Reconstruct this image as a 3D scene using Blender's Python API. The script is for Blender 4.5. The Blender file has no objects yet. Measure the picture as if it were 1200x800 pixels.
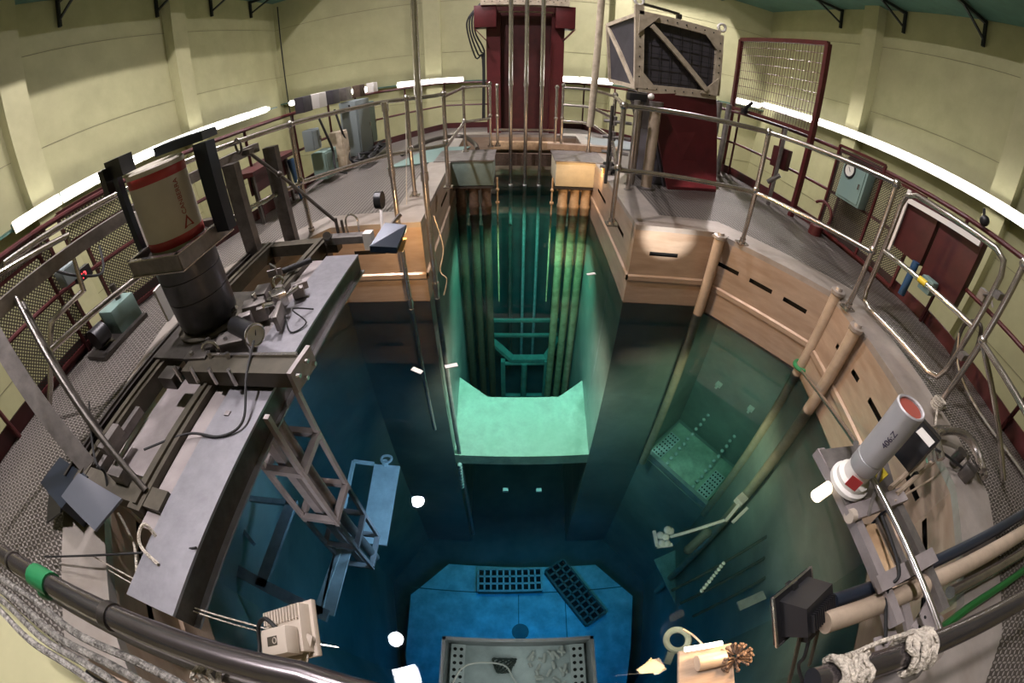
import bpy, bmesh, math, random
from mathutils import Vector, Matrix, Quaternion
random.seed(7)
C = bpy.context.scene.collection
scene = bpy.context.scene
PI = math.pi
EYE = 2.3

# ------------------------------------------------------------------ camera
cam = bpy.data.cameras.new('camera'); camo = bpy.data.objects.new('camera', cam); C.objects.link(camo)
cam.type = 'PANO'; cam.panorama_type = 'FISHEYE_LENS_POLYNOMIAL'
KA, KB, TILT, ROLL = 1.0684, -0.0267, 0.6761, -0.0045
mm = 1200 / 36.0 / 500.0
cam.sensor_width = 36; cam.sensor_height = 24; cam.sensor_fit = 'HORIZONTAL'
cam.fisheye_polynomial_k0 = 0
cam.fisheye_polynomial_k1 = -KA * mm
cam.fisheye_polynomial_k2 = 0
cam.fisheye_polynomial_k3 = -KB * mm ** 3
cam.fisheye_polynomial_k4 = 0
cam.fisheye_fov = PI * 1.1
cam.clip_start = 0.02; cam.clip_end = 200
camo.location = (0, 0, EYE)
camo.rotation_euler = (Matrix.Rotation(PI / 2 - TILT, 4, 'X') @ Matrix.Rotation(-ROLL, 4, 'Z')).to_euler()
scene.camera = camo
scene.view_settings.view_transform = 'Standard'; scene.view_settings.look = 'None'
scene.view_settings.gamma = 1; scene.view_settings.use_curve_mapping = False
scene.view_settings.exposure = -0.12
cy = scene.cycles
cy.max_bounces = 7; cy.diffuse_bounces = 3; cy.glossy_bounces = 3; cy.transmission_bounces = 5; cy.volume_bounces = 0
cy.transparent_max_bounces = 6; cy.caustics_reflective = False; cy.caustics_refractive = False
cy.sample_clamp_indirect = 4; cy.sample_clamp_direct = 0; cy.use_denoising = True
try: cy.use_light_tree = True
except Exception: pass

# ------------------------------------------------------------------ world
w = bpy.data.worlds.new('world'); scene.world = w; w.use_nodes = True
w.node_tree.nodes['Background'].inputs[0].default_value = (0.9, 0.92, 0.8, 1)
w.node_tree.nodes['Background'].inputs[1].default_value = 0.02

# ------------------------------------------------------------------ lights
def area(name, loc, tgt, size, power, col, sy=None, spread=PI):
    l = bpy.data.lights.new(name, 'AREA'); l.energy = power; l.color = col; l.size = size
    if sy: l.shape = 'RECTANGLE'; l.size_y = sy
    l.spread = spread
    o = bpy.data.objects.new(name, l); C.objects.link(o); o.location = loc
    o.rotation_euler = (Vector(tgt) - Vector(loc)).to_track_quat('-Z', 'Y').to_euler()
    return o
def spot(name, loc, tgt, power, col, ang=60, r=.05, blend=.6):
    l = bpy.data.lights.new(name, 'SPOT'); l.energy = power; l.color = col; l.spot_size = math.radians(ang); l.spot_blend = blend; l.shadow_soft_size = r
    o = bpy.data.objects.new(name, l); C.objects.link(o); o.location = loc
    o.rotation_euler = (Vector(tgt) - Vector(loc)).to_track_quat('-Z', 'Y').to_euler()
    return o
WARM = (1, .60, .28); COOL = (.86, .93, 1)
# area lights added under water, no lamps there; the surface blocks light from above
area('basin_light', (.3, 1.2, -3.5), (.3, 1.2, -8), .8, 60, (.06, .50, 1.0), spread=1.5)
area('basin_fill', (.2, 1.2, -1.2), (.2, 1.4, -8), 1.6, 6, (.10, .42, 1.0))
area('sill_light', (.17, 3.4, -.5), (.17, 4.3, -4.2), .8, 190, (1.0, .60, .40), spread=1.35)
area('channel_light', (.15, 5.2, -.4), (.2, 7.2, -5.6), .8, 85, (.42, 1.0, .60), spread=1.7)
area('alcove_light', (1.5, 1.9, -.4), (2.75, 3.3, -3.4), .5, 26, (1, .80, .45), spread=1.5)
area('left_light', (-.25, 1.5, -.45), (-1.8, 1.5, -1.9), .5, 14, (.42, .62, .95), spread=1.9)
area('right_light', (1.0, .7, -.4), (2.7, 1.2, -2.2), .5, 12, (1, .72, .45), spread=2.0)
area('tray_light', (.05, .12, -.04), (.05, .12, -.8), .5, 2.2, (1, .97, .9))


# ------------------------------------------------------------------ materials
MATS = {}
def mat(name, col, rough=.5, metal=0., noise=0., nscale=6., bump=0., bscale=80., emit=None, estr=0., stain=None, stainamt=0., sscale=2.5, stretch=None):
    if name in MATS: return MATS[name]
    m = bpy.data.materials.new(name); m.use_nodes = True; N = m.node_tree.nodes; L = m.node_tree.links
    b = N['Principled BSDF']; b.inputs['Roughness'].default_value = rough; b.inputs['Metallic'].default_value = metal
    b.inputs['Base Color'].default_value = (*col, 1)
    tc = N.new('ShaderNodeTexCoord'); src = tc.outputs['Object']
    if stretch:
        mp = N.new('ShaderNodeMapping'); mp.inputs['Scale'].default_value = stretch; L.new(src, mp.inputs['Vector']); src = mp.outputs['Vector']
    cur = None
    if noise:
        n = N.new('ShaderNodeTexNoise'); n.inputs['Scale'].default_value = nscale; n.inputs['Detail'].default_value = 5; n.inputs['Roughness'].default_value = .65
        L.new(src, n.inputs['Vector'])
        mx = N.new('ShaderNodeMix'); mx.data_type = 'RGBA'
        mr = N.new('ShaderNodeMapRange'); mr.inputs[1].default_value = .3; mr.inputs[2].default_value = .7; L.new(n.outputs['Fac'], mr.inputs[0]); L.new(mr.outputs[0], mx.inputs[0])
        mx.inputs[6].default_value = (*[max(0, c * (1 - noise)) for c in col], 1); mx.inputs[7].default_value = (*[min(1, c * (1 + noise)) for c in col], 1)
        cur = mx.outputs[2]
    if stain:
        n2 = N.new('ShaderNodeTexNoise'); n2.inputs['Scale'].default_value = sscale; n2.inputs['Detail'].default_value = 6; L.new(src, n2.inputs['Vector'])
        mr2 = N.new('ShaderNodeMapRange'); mr2.inputs[1].default_value = .45; mr2.inputs[2].default_value = .7; mr2.inputs[4].default_value = stainamt; L.new(n2.outputs['Fac'], mr2.inputs[0])
        m2 = N.new('ShaderNodeMix'); m2.data_type = 'RGBA'; L.new(mr2.outputs[0], m2.inputs[0])
        if cur: L.new(cur, m2.inputs[6])
        else: m2.inputs[6].default_value = (*col, 1)
        m2.inputs[7].default_value = (*stain, 1); cur = m2.outputs[2]
    if cur: L.new(cur, b.inputs['Base Color'])
    if bump:
        nb = N.new('ShaderNodeTexNoise'); nb.inputs['Scale'].default_value = bscale; L.new(src, nb.inputs['Vector'])
        bp = N.new('ShaderNodeBump'); bp.inputs['Strength'].default_value = bump; bp.inputs['Distance'].default_value = .01
        L.new(nb.outputs['Fac'], bp.inputs['Height']); L.new(bp.outputs['Normal'], b.inputs['Normal'])
    if emit:
        b.inputs['Emission Color'].default_value = (*emit, 1); b.inputs['Emission Strength'].default_value = estr
    MATS[name] = m; return m

mat('wall_paint', (.40, .385, .215), .55, noise=.10, nscale=1.5, stain=(.36, .33, .19), stainamt=.5, sscale=.6, bump=.15, bscale=12)
mat('wall_pilaster', (.43, .41, .235), .55, noise=.08, nscale=2)
mat('groove', (.20, .19, .11), .8)
mat('gallery_green', (.055, .125, .095), .5, noise=.2, nscale=3)
mat('bracket_dark', (.012, .014, .014), .5, .3)
mat('hall_floor', (.30, .28, .18), .5, noise=.15)
mat('steel', (.60, .57, .54), .22, .95, noise=.12, nscale=14, bump=.05)
mat('steel_dark', (.12, .108, .098), .38, .85, noise=.25, nscale=14)
mat('steel_dull', (.22, .20, .185), .45, .6, noise=.3, nscale=9)
mat('rail_grey', (.46, .42, .38), .24, .92, noise=.18, nscale=10)
mat('liner', (.47, .355, .26), .38, .4, noise=.16, nscale=3, stain=(.34, .22, .14), stainamt=.5, sscale=3.5, stretch=(.6, .6, 3))
mat('liner_top', (.43, .385, .34), .38, .5, noise=.15, nscale=4, stain=(.34, .28, .23), stainamt=.6, sscale=5)
mat('liner_under', (.34, .36, .33), .5, .2, noise=.2, nscale=1.2, stain=(.16, .18, .16), stainamt=.6, sscale=.8)
mat('pool_bottom', (.07, .09, .10), .7, noise=.3, nscale=2)
mat('platform_blue', (.44, .50, .50), .6, noise=.3, nscale=4, stain=(.2, .25, .26), stainamt=.6, sscale=2.2)
mat('sill_plate', (.62, .66, .54), .55, noise=.4, nscale=3, stain=(.22, .28, .20), stainamt=.8, sscale=1.6)
mat('slot_black', (.006, .006, .006), .9)
mat('pipe_tan', (.48, .38, .28), .45, .3, noise=.15, nscale=8)
mat('pipe_orange', (.60, .42, .24), .5, .2, noise=.2, nscale=10, stain=(.25, .12, .06), stainamt=.6, sscale=6)
mat('red_paint', (.09, .011, .013), .42, noise=.25, nscale=4)
mat('red_dark', (.055, .008, .008), .5, noise=.3, nscale=5)
mat('red_rail', (.075, .012, .012), .42, noise=.3, nscale=8)
mat('cream_paint', (.55, .47, .35), .5, noise=.12, nscale=10, stain=(.2, .14, .09), stainamt=.5, sscale=9)
mat('box_cream', (.62, .55, .38), .5, noise=.08, nscale=8)
mat('box_grey', (.20, .26, .22), .5, noise=.12, nscale=6)
mat('black_plastic', (.012, .012, .014), .4)
mat('black_rubber', (.01, .01, .01), .65)
mat('dark_panel', (.055, .050, .058), .55, noise=.2, nscale=6)
mat('navy_steel', (.022, .03, .045), .35, .3)
mat('cask_white', (.52, .48, .40), .35, noise=.08, nscale=5)
mat('cask_grey', (.085, .085, .095), .33, .55, noise=.2, nscale=12)
mat('band_red', (.38, .03, .03), .4)
mat('ink_red', (.30, .05, .04), .6)
mat('ink_blue', (.03, .02, .06), .6)
mat('olive_steel', (.085, .073, .052), .5, .35, noise=.35, nscale=8, stain=(.05, .045, .03), stainamt=.6)
mat('beam_alu', (.40, .39, .42), .34, .7, noise=.12, nscale=16, bump=.05)
mat('lavender_plate', (.34, .30, .29), .45, .4, noise=.15, nscale=8)
mat('cream_plastic', (.50, .43, .35), .5)
mat('white_plastic', (.75, .72, .66), .45)
mat('rope', (.48, .43, .35), .9, noise=.45, nscale=90, bump=1, bscale=120)
mat('rope_dark', (.27, .255, .225), .9, noise=.85, nscale=70, bump=1, bscale=120)
mat('hose_green', (.008, .075, .015), .4)
mat('green_plastic', (.02, .20, .07), .35)
mat('yellow_tape', (.65, .50, .03), .5)
mat('grey_case', (.22, .26, .26), .5)
mat('blue_case', (.02, .07, .15), .45)
mat('teal_case', (.18, .27, .24), .5)
mat('wood', (.36, .26, .18), .6, noise=.25, nscale=7, stretch=(1, 8, 1))
mat('under_white', (.66, .68, .66), .5, noise=.2, nscale=6)
mat('under_grey', (.38, .38, .38), .5, .2, noise=.25, nscale=6)
mat('under_dark', (.08, .10, .09), .6, noise=.3, nscale=6)
mat('green_steel', (.22, .34, .28), .5, noise=.25, nscale=4)
mat('brown_rust', (.09, .055, .035), .7, noise=.4, nscale=25)
mat('lid_dark', (.11, .12, .14), .3, .3)
mat('rail_near', (.24, .215, .22), .2, .9, noise=.1, nscale=10)
mat('canister_grey', (.42, .41, .41), .42, .2, noise=.06)
mat('red_inner', (.28, .06, .04), .6)
mat('gauge_face', (.7, .68, .6), .4)
mat('tube_light', (1, 1, 1), .5, emit=(1, .97, .93), estr=17)
mat('lamp_disc', (1, 1, 1), .5, emit=(1, .92, .96), estr=1900)
mat('led_face', (1, 1, 1), .5, emit=(.93, .90, 1), estr=30)
mat('halogen_face', (1, 1, 1), .5, emit=(1, .72, .45), estr=30)
mat('reflection_glow', (1, 1, 1), .5, emit=(1, .85, .65), estr=7)
mat('bulb_warm', (1, 1, 1), .5, emit=(1, .86, .62), estr=1.7)
mat('red_led', (.1, 0, 0), .5, emit=(1, .05, .06), estr=5)
mat('amber_glass', (.65, .42, .18), .2)

def deck_mat():
    m = bpy.data.materials.new('tread_plate'); m.use_nodes = True; N = m.node_tree.nodes; L = m.node_tree.links
    b = N['Principled BSDF']; b.inputs['Metallic'].default_value = .55; b.inputs['Roughness'].default_value = .42
    tc = N.new('ShaderNodeTexCoord'); outs = []
    for ang, off in ((PI / 4, 0), (-PI / 4, .5)):
        mp = N.new('ShaderNodeMapping'); mp.inputs['Rotation'].default_value = (0, 0, ang); mp.inputs['Scale'].default_value = (17, 34, 1); mp.inputs['Location'].default_value = (off, off, 0)
        L.new(tc.outputs['Object'], mp.inputs[0])
        sx = N.new('ShaderNodeSeparateXYZ'); L.new(mp.outputs[0], sx.inputs[0])
        fr = []
        for k in range(2):
            f = N.new('ShaderNodeMath'); f.operation = 'FRACT'; L.new(sx.outputs[k], f.inputs[0])
            s = N.new('ShaderNodeMath'); s.operation = 'SUBTRACT'; L.new(f.outputs[0], s.inputs[0]); s.inputs[1].default_value = .5
            q = N.new('ShaderNodeMath'); q.operation = 'MULTIPLY'; L.new(s.outputs[0], q.inputs[0]); L.new(s.outputs[0], q.inputs[1]); fr.append(q)
        # elongated lozenge: x^2*5 + y^2*14 < .3
        a = N.new('ShaderNodeMath'); a.operation = 'MULTIPLY'; a.inputs[1].default_value = 5; L.new(fr[0].outputs[0], a.inputs[0])
        c = N.new('ShaderNodeMath'); c.operation = 'MULTIPLY_ADD'; c.inputs[1].default_value = 16; L.new(fr[1].outputs[0], c.inputs[0]); L.new(a.outputs[0], c.inputs[2])
        g = N.new('ShaderNodeMapRange'); g.inputs[1].default_value = .75; g.inputs[2].default_value = .25; L.new(c.outputs[0], g.inputs[0]); outs.append(g)
    mxx = N.new('ShaderNodeMath'); mxx.operation = 'MAXIMUM'; L.new(outs[0].outputs[0], mxx.inputs[0]); L.new(outs[1].outputs[0], mxx.inputs[1])
    n = N.new('ShaderNodeTexNoise'); n.inputs['Scale'].default_value = 1.6; n.inputs['Detail'].default_value = 5; L.new(tc.outputs['Object'], n.inputs['Vector'])
    r1 = N.new('ShaderNodeValToRGB'); r1.color_ramp.elements[0].position = .35; r1.color_ramp.elements[0].color = (.070, .060, .050, 1); r1.color_ramp.elements[1].position = .7; r1.color_ramp.elements[1].color = (.115, .10, .086, 1)
    L.new(n.outputs['Fac'], r1.inputs[0])
    mx = N.new('ShaderNodeMix'); mx.data_type = 'RGBA'; L.new(mxx.outputs[0], mx.inputs[0]); L.new(r1.outputs[0], mx.inputs[6]); mx.inputs[7].default_value = (.34, .31, .28, 1)
    L.new(mx.outputs[2], b.inputs['Base Color'])
    bp = N.new('ShaderNodeBump'); bp.inputs['Strength'].default_value = .9; bp.inputs['Distance'].default_value = .004
    L.new(mxx.outputs[0], bp.inputs['Height']); L.new(bp.outputs['Normal'], b.inputs['Normal'])
    MATS['tread_plate'] = m
deck_mat()

def water_mat():
    m = bpy.data.materials.new('water'); m.use_nodes = True; N = m.node_tree.nodes; L = m.node_tree.links
    N.remove(N['Principled BSDF']); out = N['Material Output']
    g = N.new('ShaderNodeBsdfGlass'); g.inputs['IOR'].default_value = 1.33; g.inputs['Roughness'].default_value = 0.0
    L.new(g.outputs[0], out.inputs['Surface'])
    a = N.new('ShaderNodeVolumeAbsorption'); a.inputs['Density'].default_value = 1.0
    # Cycles: sigma_a = density * (1 - colour)
    a.inputs['Color'].default_value = (1 - .27, 1 - .115, 1 - .085, 1)
    L.new(a.outputs[0], out.inputs['Volume'])
    MATS['water'] = m
water_mat()

def mesh_grid_mat(name, col, cell, wire, diag=True):
    """expanded-metal sheet: real holes through a thin sheet (alpha cut), a repeating pattern in the sheet's own coordinates"""
    m = bpy.data.materials.new(name); m.use_nodes = True; N = m.node_tree.nodes; L = m.node_tree.links
    b = N['Principled BSDF']; b.inputs['Base Color'].default_value = (*col, 1); b.inputs['Roughness'].default_value = .5; b.inputs['Metallic'].default_value = .3
    tc = N.new('ShaderNodeTexCoord'); mp = N.new('ShaderNodeMapping'); L.new(tc.outputs['UV'], mp.inputs[0])
    mp.inputs['Rotation'].default_value = (0, 0, PI / 4 if diag else 0); mp.inputs['Scale'].default_value = (1 / cell[0], 1 / cell[1], 1)
    sx = N.new('ShaderNodeSeparateXYZ'); L.new(mp.outputs[0], sx.inputs[0]); o = []
    for k in range(2):
        f = N.new('ShaderNodeMath'); f.operation = 'FRACT'; L.new(sx.outputs[k], f.inputs[0])
        s = N.new('ShaderNodeMath'); s.operation = 'LESS_THAN'; s.inputs[1].default_value = wire; L.new(f.outputs[0], s.inputs[0]); o.append(s)
    mx = N.new('ShaderNodeMath'); mx.operation = 'MAXIMUM'; L.new(o[0].outputs[0], mx.inputs[0]); L.new(o[1].outputs[0], mx.inputs[1])
    L.new(mx.outputs[0], b.inputs['Alpha']); MATS[name] = m
mesh_grid_mat('expanded_metal', (.045, .033, .028), (.024, .024), .42)

# ------------------------------------------------------------------ geometry helpers
def ray(px, py):
    x = px - 600; y = 400 - py
    c, s = math.cos(ROLL), math.sin(ROLL); x, y = c * x - s * y, s * x + c * y
    r = math.hypot(x, y) / 500; th = KA * r + KB * r ** 3; r *= 500
    d = (math.sin(th) * x / r, math.sin(th) * y / r, -math.cos(th)); t = TILT
    return Vector((d[0], d[1] * math.sin(t) - d[2] * math.cos(t), d[1] * math.cos(t) + d[2] * math.sin(t)))
def at(px, py, z):
    """point of the place seen at a pixel of the photograph, at height z above the water"""
    d = ray(px, py); k = (z - EYE) / d.z; return Vector((d.x * k, d.y * k, z))
def aty(px, py, y):
    d = ray(px, py); k = y / d.y; return Vector((d.x * k, y, EYE + d.z * k))
def atx(px, py, x):
    d = ray(px, py); k = x / d.x; return Vector((x, d.y * k, EYE + d.z * k))
def up(px, py, b):
    """height over base point b"""
    d = ray(px, py); return Vector((b[0], b[1], EYE + d.z / math.hypot(d.x, d.y) * math.hypot(b[0], b[1])))
def rfr(px, py):
    d = ray(px, py).normalized(); q = d * (-EYE / d.z) + Vector((0, 0, EYE))
    tx, ty = d.x / 1.33, d.y / 1.33; return q, Vector((tx, ty, -math.sqrt(1 - tx * tx - ty * ty)))
def un(px, py, z):
    q, t = rfr(px, py); return q + t * (z / t.z)
def uny(px, py, y):
    q, t = rfr(px, py); return q + t * ((y - q.y) / t.y)

def V(*a): return Vector(a)
class B:
    def __init__(s): s.b = bmesh.new()
    def box(s, c, size, rz=0, M=None, bev=0):
        r = bmesh.ops.create_cube(s.b, size=1); vs = r['verts']
        bmesh.ops.scale(s.b, vec=Vector(size), verts=vs)
        if bev:
            es = list({e for v in vs for e in v.link_edges}); rr = bmesh.ops.bevel(s.b, geom=es, offset=bev, segments=2, affect='EDGES', profile=.6); vs = list({v for f in rr['faces'] for v in f.verts} | {v for v in vs if v.is_valid})
        T = Matrix.Translation(Vector(c)) @ (M.to_4x4() if M else Matrix.Rotation(rz, 4, 'Z'))
        bmesh.ops.transform(s.b, matrix=T, verts=vs); return s
    def bar(s, p, q, w, h, roll=0, ext=0):
        """rectangular bar from p to q, width w (horizontal), height h"""
        p = Vector(p); q = Vector(q); d = q - p; l = d.length; d.normalize()
        up_ = Vector((0, 0, 1)) if abs(d.z) < .98 else Vector((0, 1, 0))
        x = d.cross(up_).normalized(); z = x.cross(d).normalized()
        M = Matrix((x, d, z)).transposed() @ Matrix.Rotation(roll, 3, 'Y')
        s.box((p + q) / 2, (w, l + ext * 2, h), M=M); return s
    def cyl(s, p, q, r, r2=None, seg=14, caps=True):
        p = Vector(p); q = Vector(q); d = q - p
        rr = bmesh.ops.create_cone(s.b, cap_ends=caps, segments=seg, radius1=r, radius2=r if r2 is None else r2, depth=d.length)
        M = Matrix.Translation((p + q) / 2) @ d.to_track_quat('Z', 'Y').to_matrix().to_4x4()
        bmesh.ops.transform(s.b, matrix=M, verts=rr['verts']); return s
    def sph(s, c, r, sc=(1, 1, 1), seg=12):
        rr = bmesh.ops.create_uvsphere(s.b, u_segments=seg, v_segments=seg // 2 + 2, radius=r)
        bmesh.ops.transform(s.b, matrix=Matrix.Translation(Vector(c)) @ Matrix.Diagonal((*sc, 1)), verts=rr['verts']); return s
    def tube(s, pts, r, seg=10, closed=False, smooth=0):
        pts = [Vector(p) for p in pts]
        if smooth: pts = catmull(pts, smooth, closed)
        n = len(pts); rings = []; prev = None
        for i, p in enumerate(pts):
            if closed: t = (pts[(i + 1) % n] - pts[i - 1])
            else: t = pts[min(i + 1, n - 1)] - pts[max(i - 1, 0)]
            if t.length < 1e-9: t = Vector((0, 0, 1))
            t.normalize()
            if prev is None:
                a = Vector((0, 0, 1)) if abs(t.z) < .9 else Vector((1, 0, 0)); nrm = t.cross(a).normalized()
            else:
                nrm = (prev - t * prev.dot(t)); nrm = nrm.normalized() if nrm.length > 1e-6 else t.orthogonal().normalized()
            prev = nrm; bn = t.cross(nrm)
            # widen at bends
            k = 1
            if 0 < i < n - 1:
                a1 = (pts[i] - pts[i - 1]).normalized(); c_ = max(.35, a1.dot(t)); k = 1
            rings.append([s.b.verts.new(p + (nrm * math.cos(2 * PI * j / seg) + bn * math.sin(2 * PI * j / seg)) * r * k) for j in range(seg)])
        m = n if closed else n - 1
        for i in range(m):
            A, Bq = rings[i], rings[(i + 1) % n]
            for j in range(seg): s.b.faces.new((A[j], A[(j + 1) % seg], Bq[(j + 1) % seg], Bq[j]))
        if not closed:
            s.b.faces.new(rings[0][::-1]); s.b.faces.new(rings[-1])
        return s
    def prism(s, poly, z0, z1):
        lo = [s.b.verts.new((p[0], p[1], z0)) for p in poly]; hi = [s.b.verts.new((p[0], p[1], z1)) for p in poly]
        n = len(poly); s.b.faces.new(lo[::-1]); s.b.faces.new(hi)
        for i in range(n): s.b.faces.new((lo[i], lo[(i + 1) % n], hi[(i + 1) % n], hi[i]))
        return s
    def quad(s, a, b, c, d, uv=None):
        vs = [s.b.verts.new(Vector(p)) for p in (a, b, c, d)]; f = s.b.faces.new(vs)
        if uv:
            l = s.b.loops.layers.uv.verify()
            for lp, u in zip(f.loops, uv): lp[l].uv = u
        return s
    def slab(s, a, b, c, d, t):
        """thick plate through four points a b c d, thickness t backwards along its normal"""
        a, b, c, d = map(Vector, (a, b, c, d)); n = (b - a).cross(d - a).normalized() * t
        f = [s.b.verts.new(p) for p in (a, b, c, d)]; g = [s.b.verts.new(p - n) for p in (a, b, c, d)]
        s.b.faces.new(f); s.b.faces.new(g[::-1])
        for i in range(4): s.b.faces.new((f[i], g[i], g[(i + 1) % 4], f[(i + 1) % 4]))
        return s
    def lathe(s, c, prof, seg=28, M=None):
        rings = [[s.b.verts.new((r * math.cos(2 * PI * j / seg), r * math.sin(2 * PI * j / seg), z)) for j in range(seg)] for r, z in prof]
        for A, Bq in zip(rings, rings[1:]):
            for j in range(seg): s.b.faces.new((A[j], A[(j + 1) % seg], Bq[(j + 1) % seg], Bq[j]))
        s.b.faces.new(rings[0][::-1]); s.b.faces.new(rings[-1])
        vs = [v for r in rings for v in r]
        T = Matrix.Translation(Vector(c)) @ (M.to_4x4() if M else Matrix.Identity(4))
        bmesh.ops.transform(s.b, matrix=T, verts=vs); return s
    def torus(s, c, R, r, n, seg=28, sr=8, arc=2 * PI):
        n = Vector(n).normalized(); a = n.orthogonal().normalized(); b = n.cross(a)
        k = seg; pts = [Vector(c) + (a * math.cos(arc * i / k) + b * math.sin(arc * i / k)) * R for i in range(k if arc > 6.2 else k + 1)]
        return s.tube(pts, r, sr, closed=arc > 6.2)
def catmull(p, k, closed=False):
    out = []; n = len(p)
    rng = range(n if closed else n - 1)
    for i in rng:
        if closed: a, b, c, d = p[i - 1], p[i], p[(i + 1) % n], p[(i + 2) % n]
        else: a, b, c, d = p[max(i - 1, 0)], p[i], p[i + 1], p[min(i + 2, n - 1)]
        for j in range(k):
            t = j / k; out.append(.5 * ((2 * b) + (c - a) * t + (2 * a - 5 * b + 4 * c - d) * t * t + (3 * b - a - 3 * c + d) * t ** 3))
    if not closed: out.append(p[-1])
    return out
def obj(name, bb, m, parent=None, label=None, smooth=None):
    me = bpy.data.meshes.new(name); b = bb.b if isinstance(bb, B) else bb
    off = Vector((0, 0, 0)); q = parent
    while q: off += Vector(q.location); q = q.parent
    if parent is None:
        c = [v.co for v in b.verts]
        if c:
            off = Vector(((min(v.x for v in c) + max(v.x for v in c)) / 2, (min(v.y for v in c) + max(v.y for v in c)) / 2, min(v.z for v in c)))
    bmesh.ops.translate(b, vec=-off, verts=b.verts)
    bmesh.ops.recalc_face_normals(b, faces=b.faces)
    b.to_mesh(me); b.free()
    o = bpy.data.objects.new(name, me); C.objects.link(o)
    if isinstance(m, (list, tuple)):
        for k in m: me.materials.append(MATS[k])
    else: me.materials.append(MATS[m])
    if parent: o.parent = parent
    else: o.location = off
    try: me.set_sharp_from_angle(angle=math.radians(35))
    except Exception: pass
    for p in me.polygons: p.use_smooth = True
    if label: o['label'] = label
    return o
def split(name, bb, m, parent, label=None):
    b = bb.b; b.verts.ensure_lookup_table(); seen = set(); out = []
    for v in b.verts:
        if v in seen: continue
        st = [v]; comp = set([v]); seen.add(v)
        while st:
            u = st.pop()
            for e in u.link_edges:
                w_ = e.other_vert(u)
                if w_ not in seen: seen.add(w_); comp.add(w_); st.append(w_)
        nb = bmesh.new(); mp = {}
        fs = {f for u in comp for f in u.link_faces}
        for u in comp: mp[u] = nb.verts.new(u.co)
        for f in fs: nb.faces.new([mp[u] for u in f.verts])
        out.append(obj(name, nb, m, parent, label))
    b.free(); return out
def thing(name, label, cat, loc=(0, 0, 0), group=None):
    o = bpy.data.objects.new(name, None); C.objects.link(o); o.location = loc; o.empty_display_size = .1
    o['label'] = label; o['category'] = cat
    if group: o['group'] = group
    return o
def tag(o, label, cat, group=None):
    o['label'] = label; o['category'] = cat
    if group: o['group'] = group
    return o
def struct(name, bb, m):
    o = obj(name, bb, m); o['kind'] = 'structure'; return o
def text_obj(name, body, size, m, parent, fn, extr=.0008):
    """lettering: a font outline turned to mesh, each vertex placed by fn(x, y, z)"""
    cu = bpy.data.curves.new('lettering', 'FONT'); cu.body = body; cu.size = size; cu.extrude = extr; cu.align_x = 'LEFT'
    o = bpy.data.objects.new('lettering', cu); C.objects.link(o)
    dg = bpy.context.evaluated_depsgraph_get(); me = bpy.data.meshes.new_from_object(o.evaluated_get(dg))
    bpy.data.objects.remove(o); bpy.data.curves.remove(cu)
    b = bmesh.new(); b.from_mesh(me); bpy.data.meshes.remove(me)
    bmesh.ops.triangulate(b, faces=b.faces)
    for v in b.verts: v.co = fn(*v.co)
    return obj(name, b, m, parent)

# ================================================================== STRUCTURE
DECK = .88; CURB = .90
POOL = [(-1.0, 8.6), (-.88, 3.56), (-1.83, 3.55), (-2.5, 2.45), (-2.1, .5), (-1.6, -.1), (-1.35, -.3), (1.75, -.3), (2.06, -.14), (2.5, .45), (2.84, 2.45), (2.06, 3.52), (1.2, 3.56), (1.32, 8.6)]
def offset(poly, d):
    out = []; n = len(poly)
    ar = sum(poly[i - 1][0] * poly[i][1] - poly[i][0] * poly[i - 1][1] for i in range(n)); sg = 1 if ar > 0 else -1
    for i in range(n):
        a, b, c = Vector(poly[i - 1]), Vector(poly[i]), Vector(poly[(i + 1) % n])
        d1 = (b - a).normalized(); d2 = (c - b).normalized()
        n1 = Vector((d1.y, -d1.x)) * sg; n2 = Vector((d2.y, -d2.x)) * sg
        m = (n1 + n2).normalized(); k = d / max(.4, m.dot(n1)); out.append((b.x + m.x * k, b.y + m.y * k))
    return out
DO = [(-3.65, -3.4), (-3.65, 1.6), (-3.4, 2.8), (-3.1, 4.2), (-2.9, 7.5), (-1.6, 9.9), (1.65, 9.9), (3.8, 6.5), (4.0, 4.1), (4.0, 2.1), (3.75, .7), (3.75, -3.4)]
def ringslab(outer, inner, z0, z1, m, name):
    from mathutils.geometry import tessellate_polygon
    b = bmesh.new(); loops = [[Vector((x, y, z1)) for x, y in outer], [Vector((x, y, z1)) for x, y in inner]]
    allv = loops[0] + loops[1]; tris = tessellate_polygon(loops)
    top = [b.verts.new(v) for v in allv]; bot = [b.verts.new((v.x, v.y, z0)) for v in allv]
    for t in tris:
        b.faces.new([top[i] for i in t]); b.faces.new([bot[i] for i in reversed(t)])
    k = 0
    for lp in loops:
        n = len(lp)
        for i in range(n):
            a, c = k + i, k + (i + 1) % n; b.faces.new((top[a], top[c], bot[c], bot[a]))
        k += n
    return struct(name, b, m)
FL = offset(POOL, .34)
ringslab(DO, offset(POOL, .33), DECK - .08, DECK, 'tread_plate', 'floor_deck')
ringslab(FL, POOL, CURB - .05, CURB + .004, 'liner_top', 'trim_pool_rim')

# water
_i = POOL.index((2.84, 2.45)); _W = POOL[:_i + 1] + [(3.61, 3.01), (2.83, 4.08)] + POOL[_i + 1:]
bb = B(); bb.prism(offset(_W, .03), -9.0, 0.0)
# recess on the right
struct('pool_water', bb, 'water')
bb = B(); bb.prism(offset([(-1.2, 9.2), (-2.9, 3.9), (-2.9, -1.2), (3.2, -1.2), (3.2, 3.9), (1.5, 9.2)], .4), -8.9, -8.6); struct('floor_pool', bb, 'pool_bottom')

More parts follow.
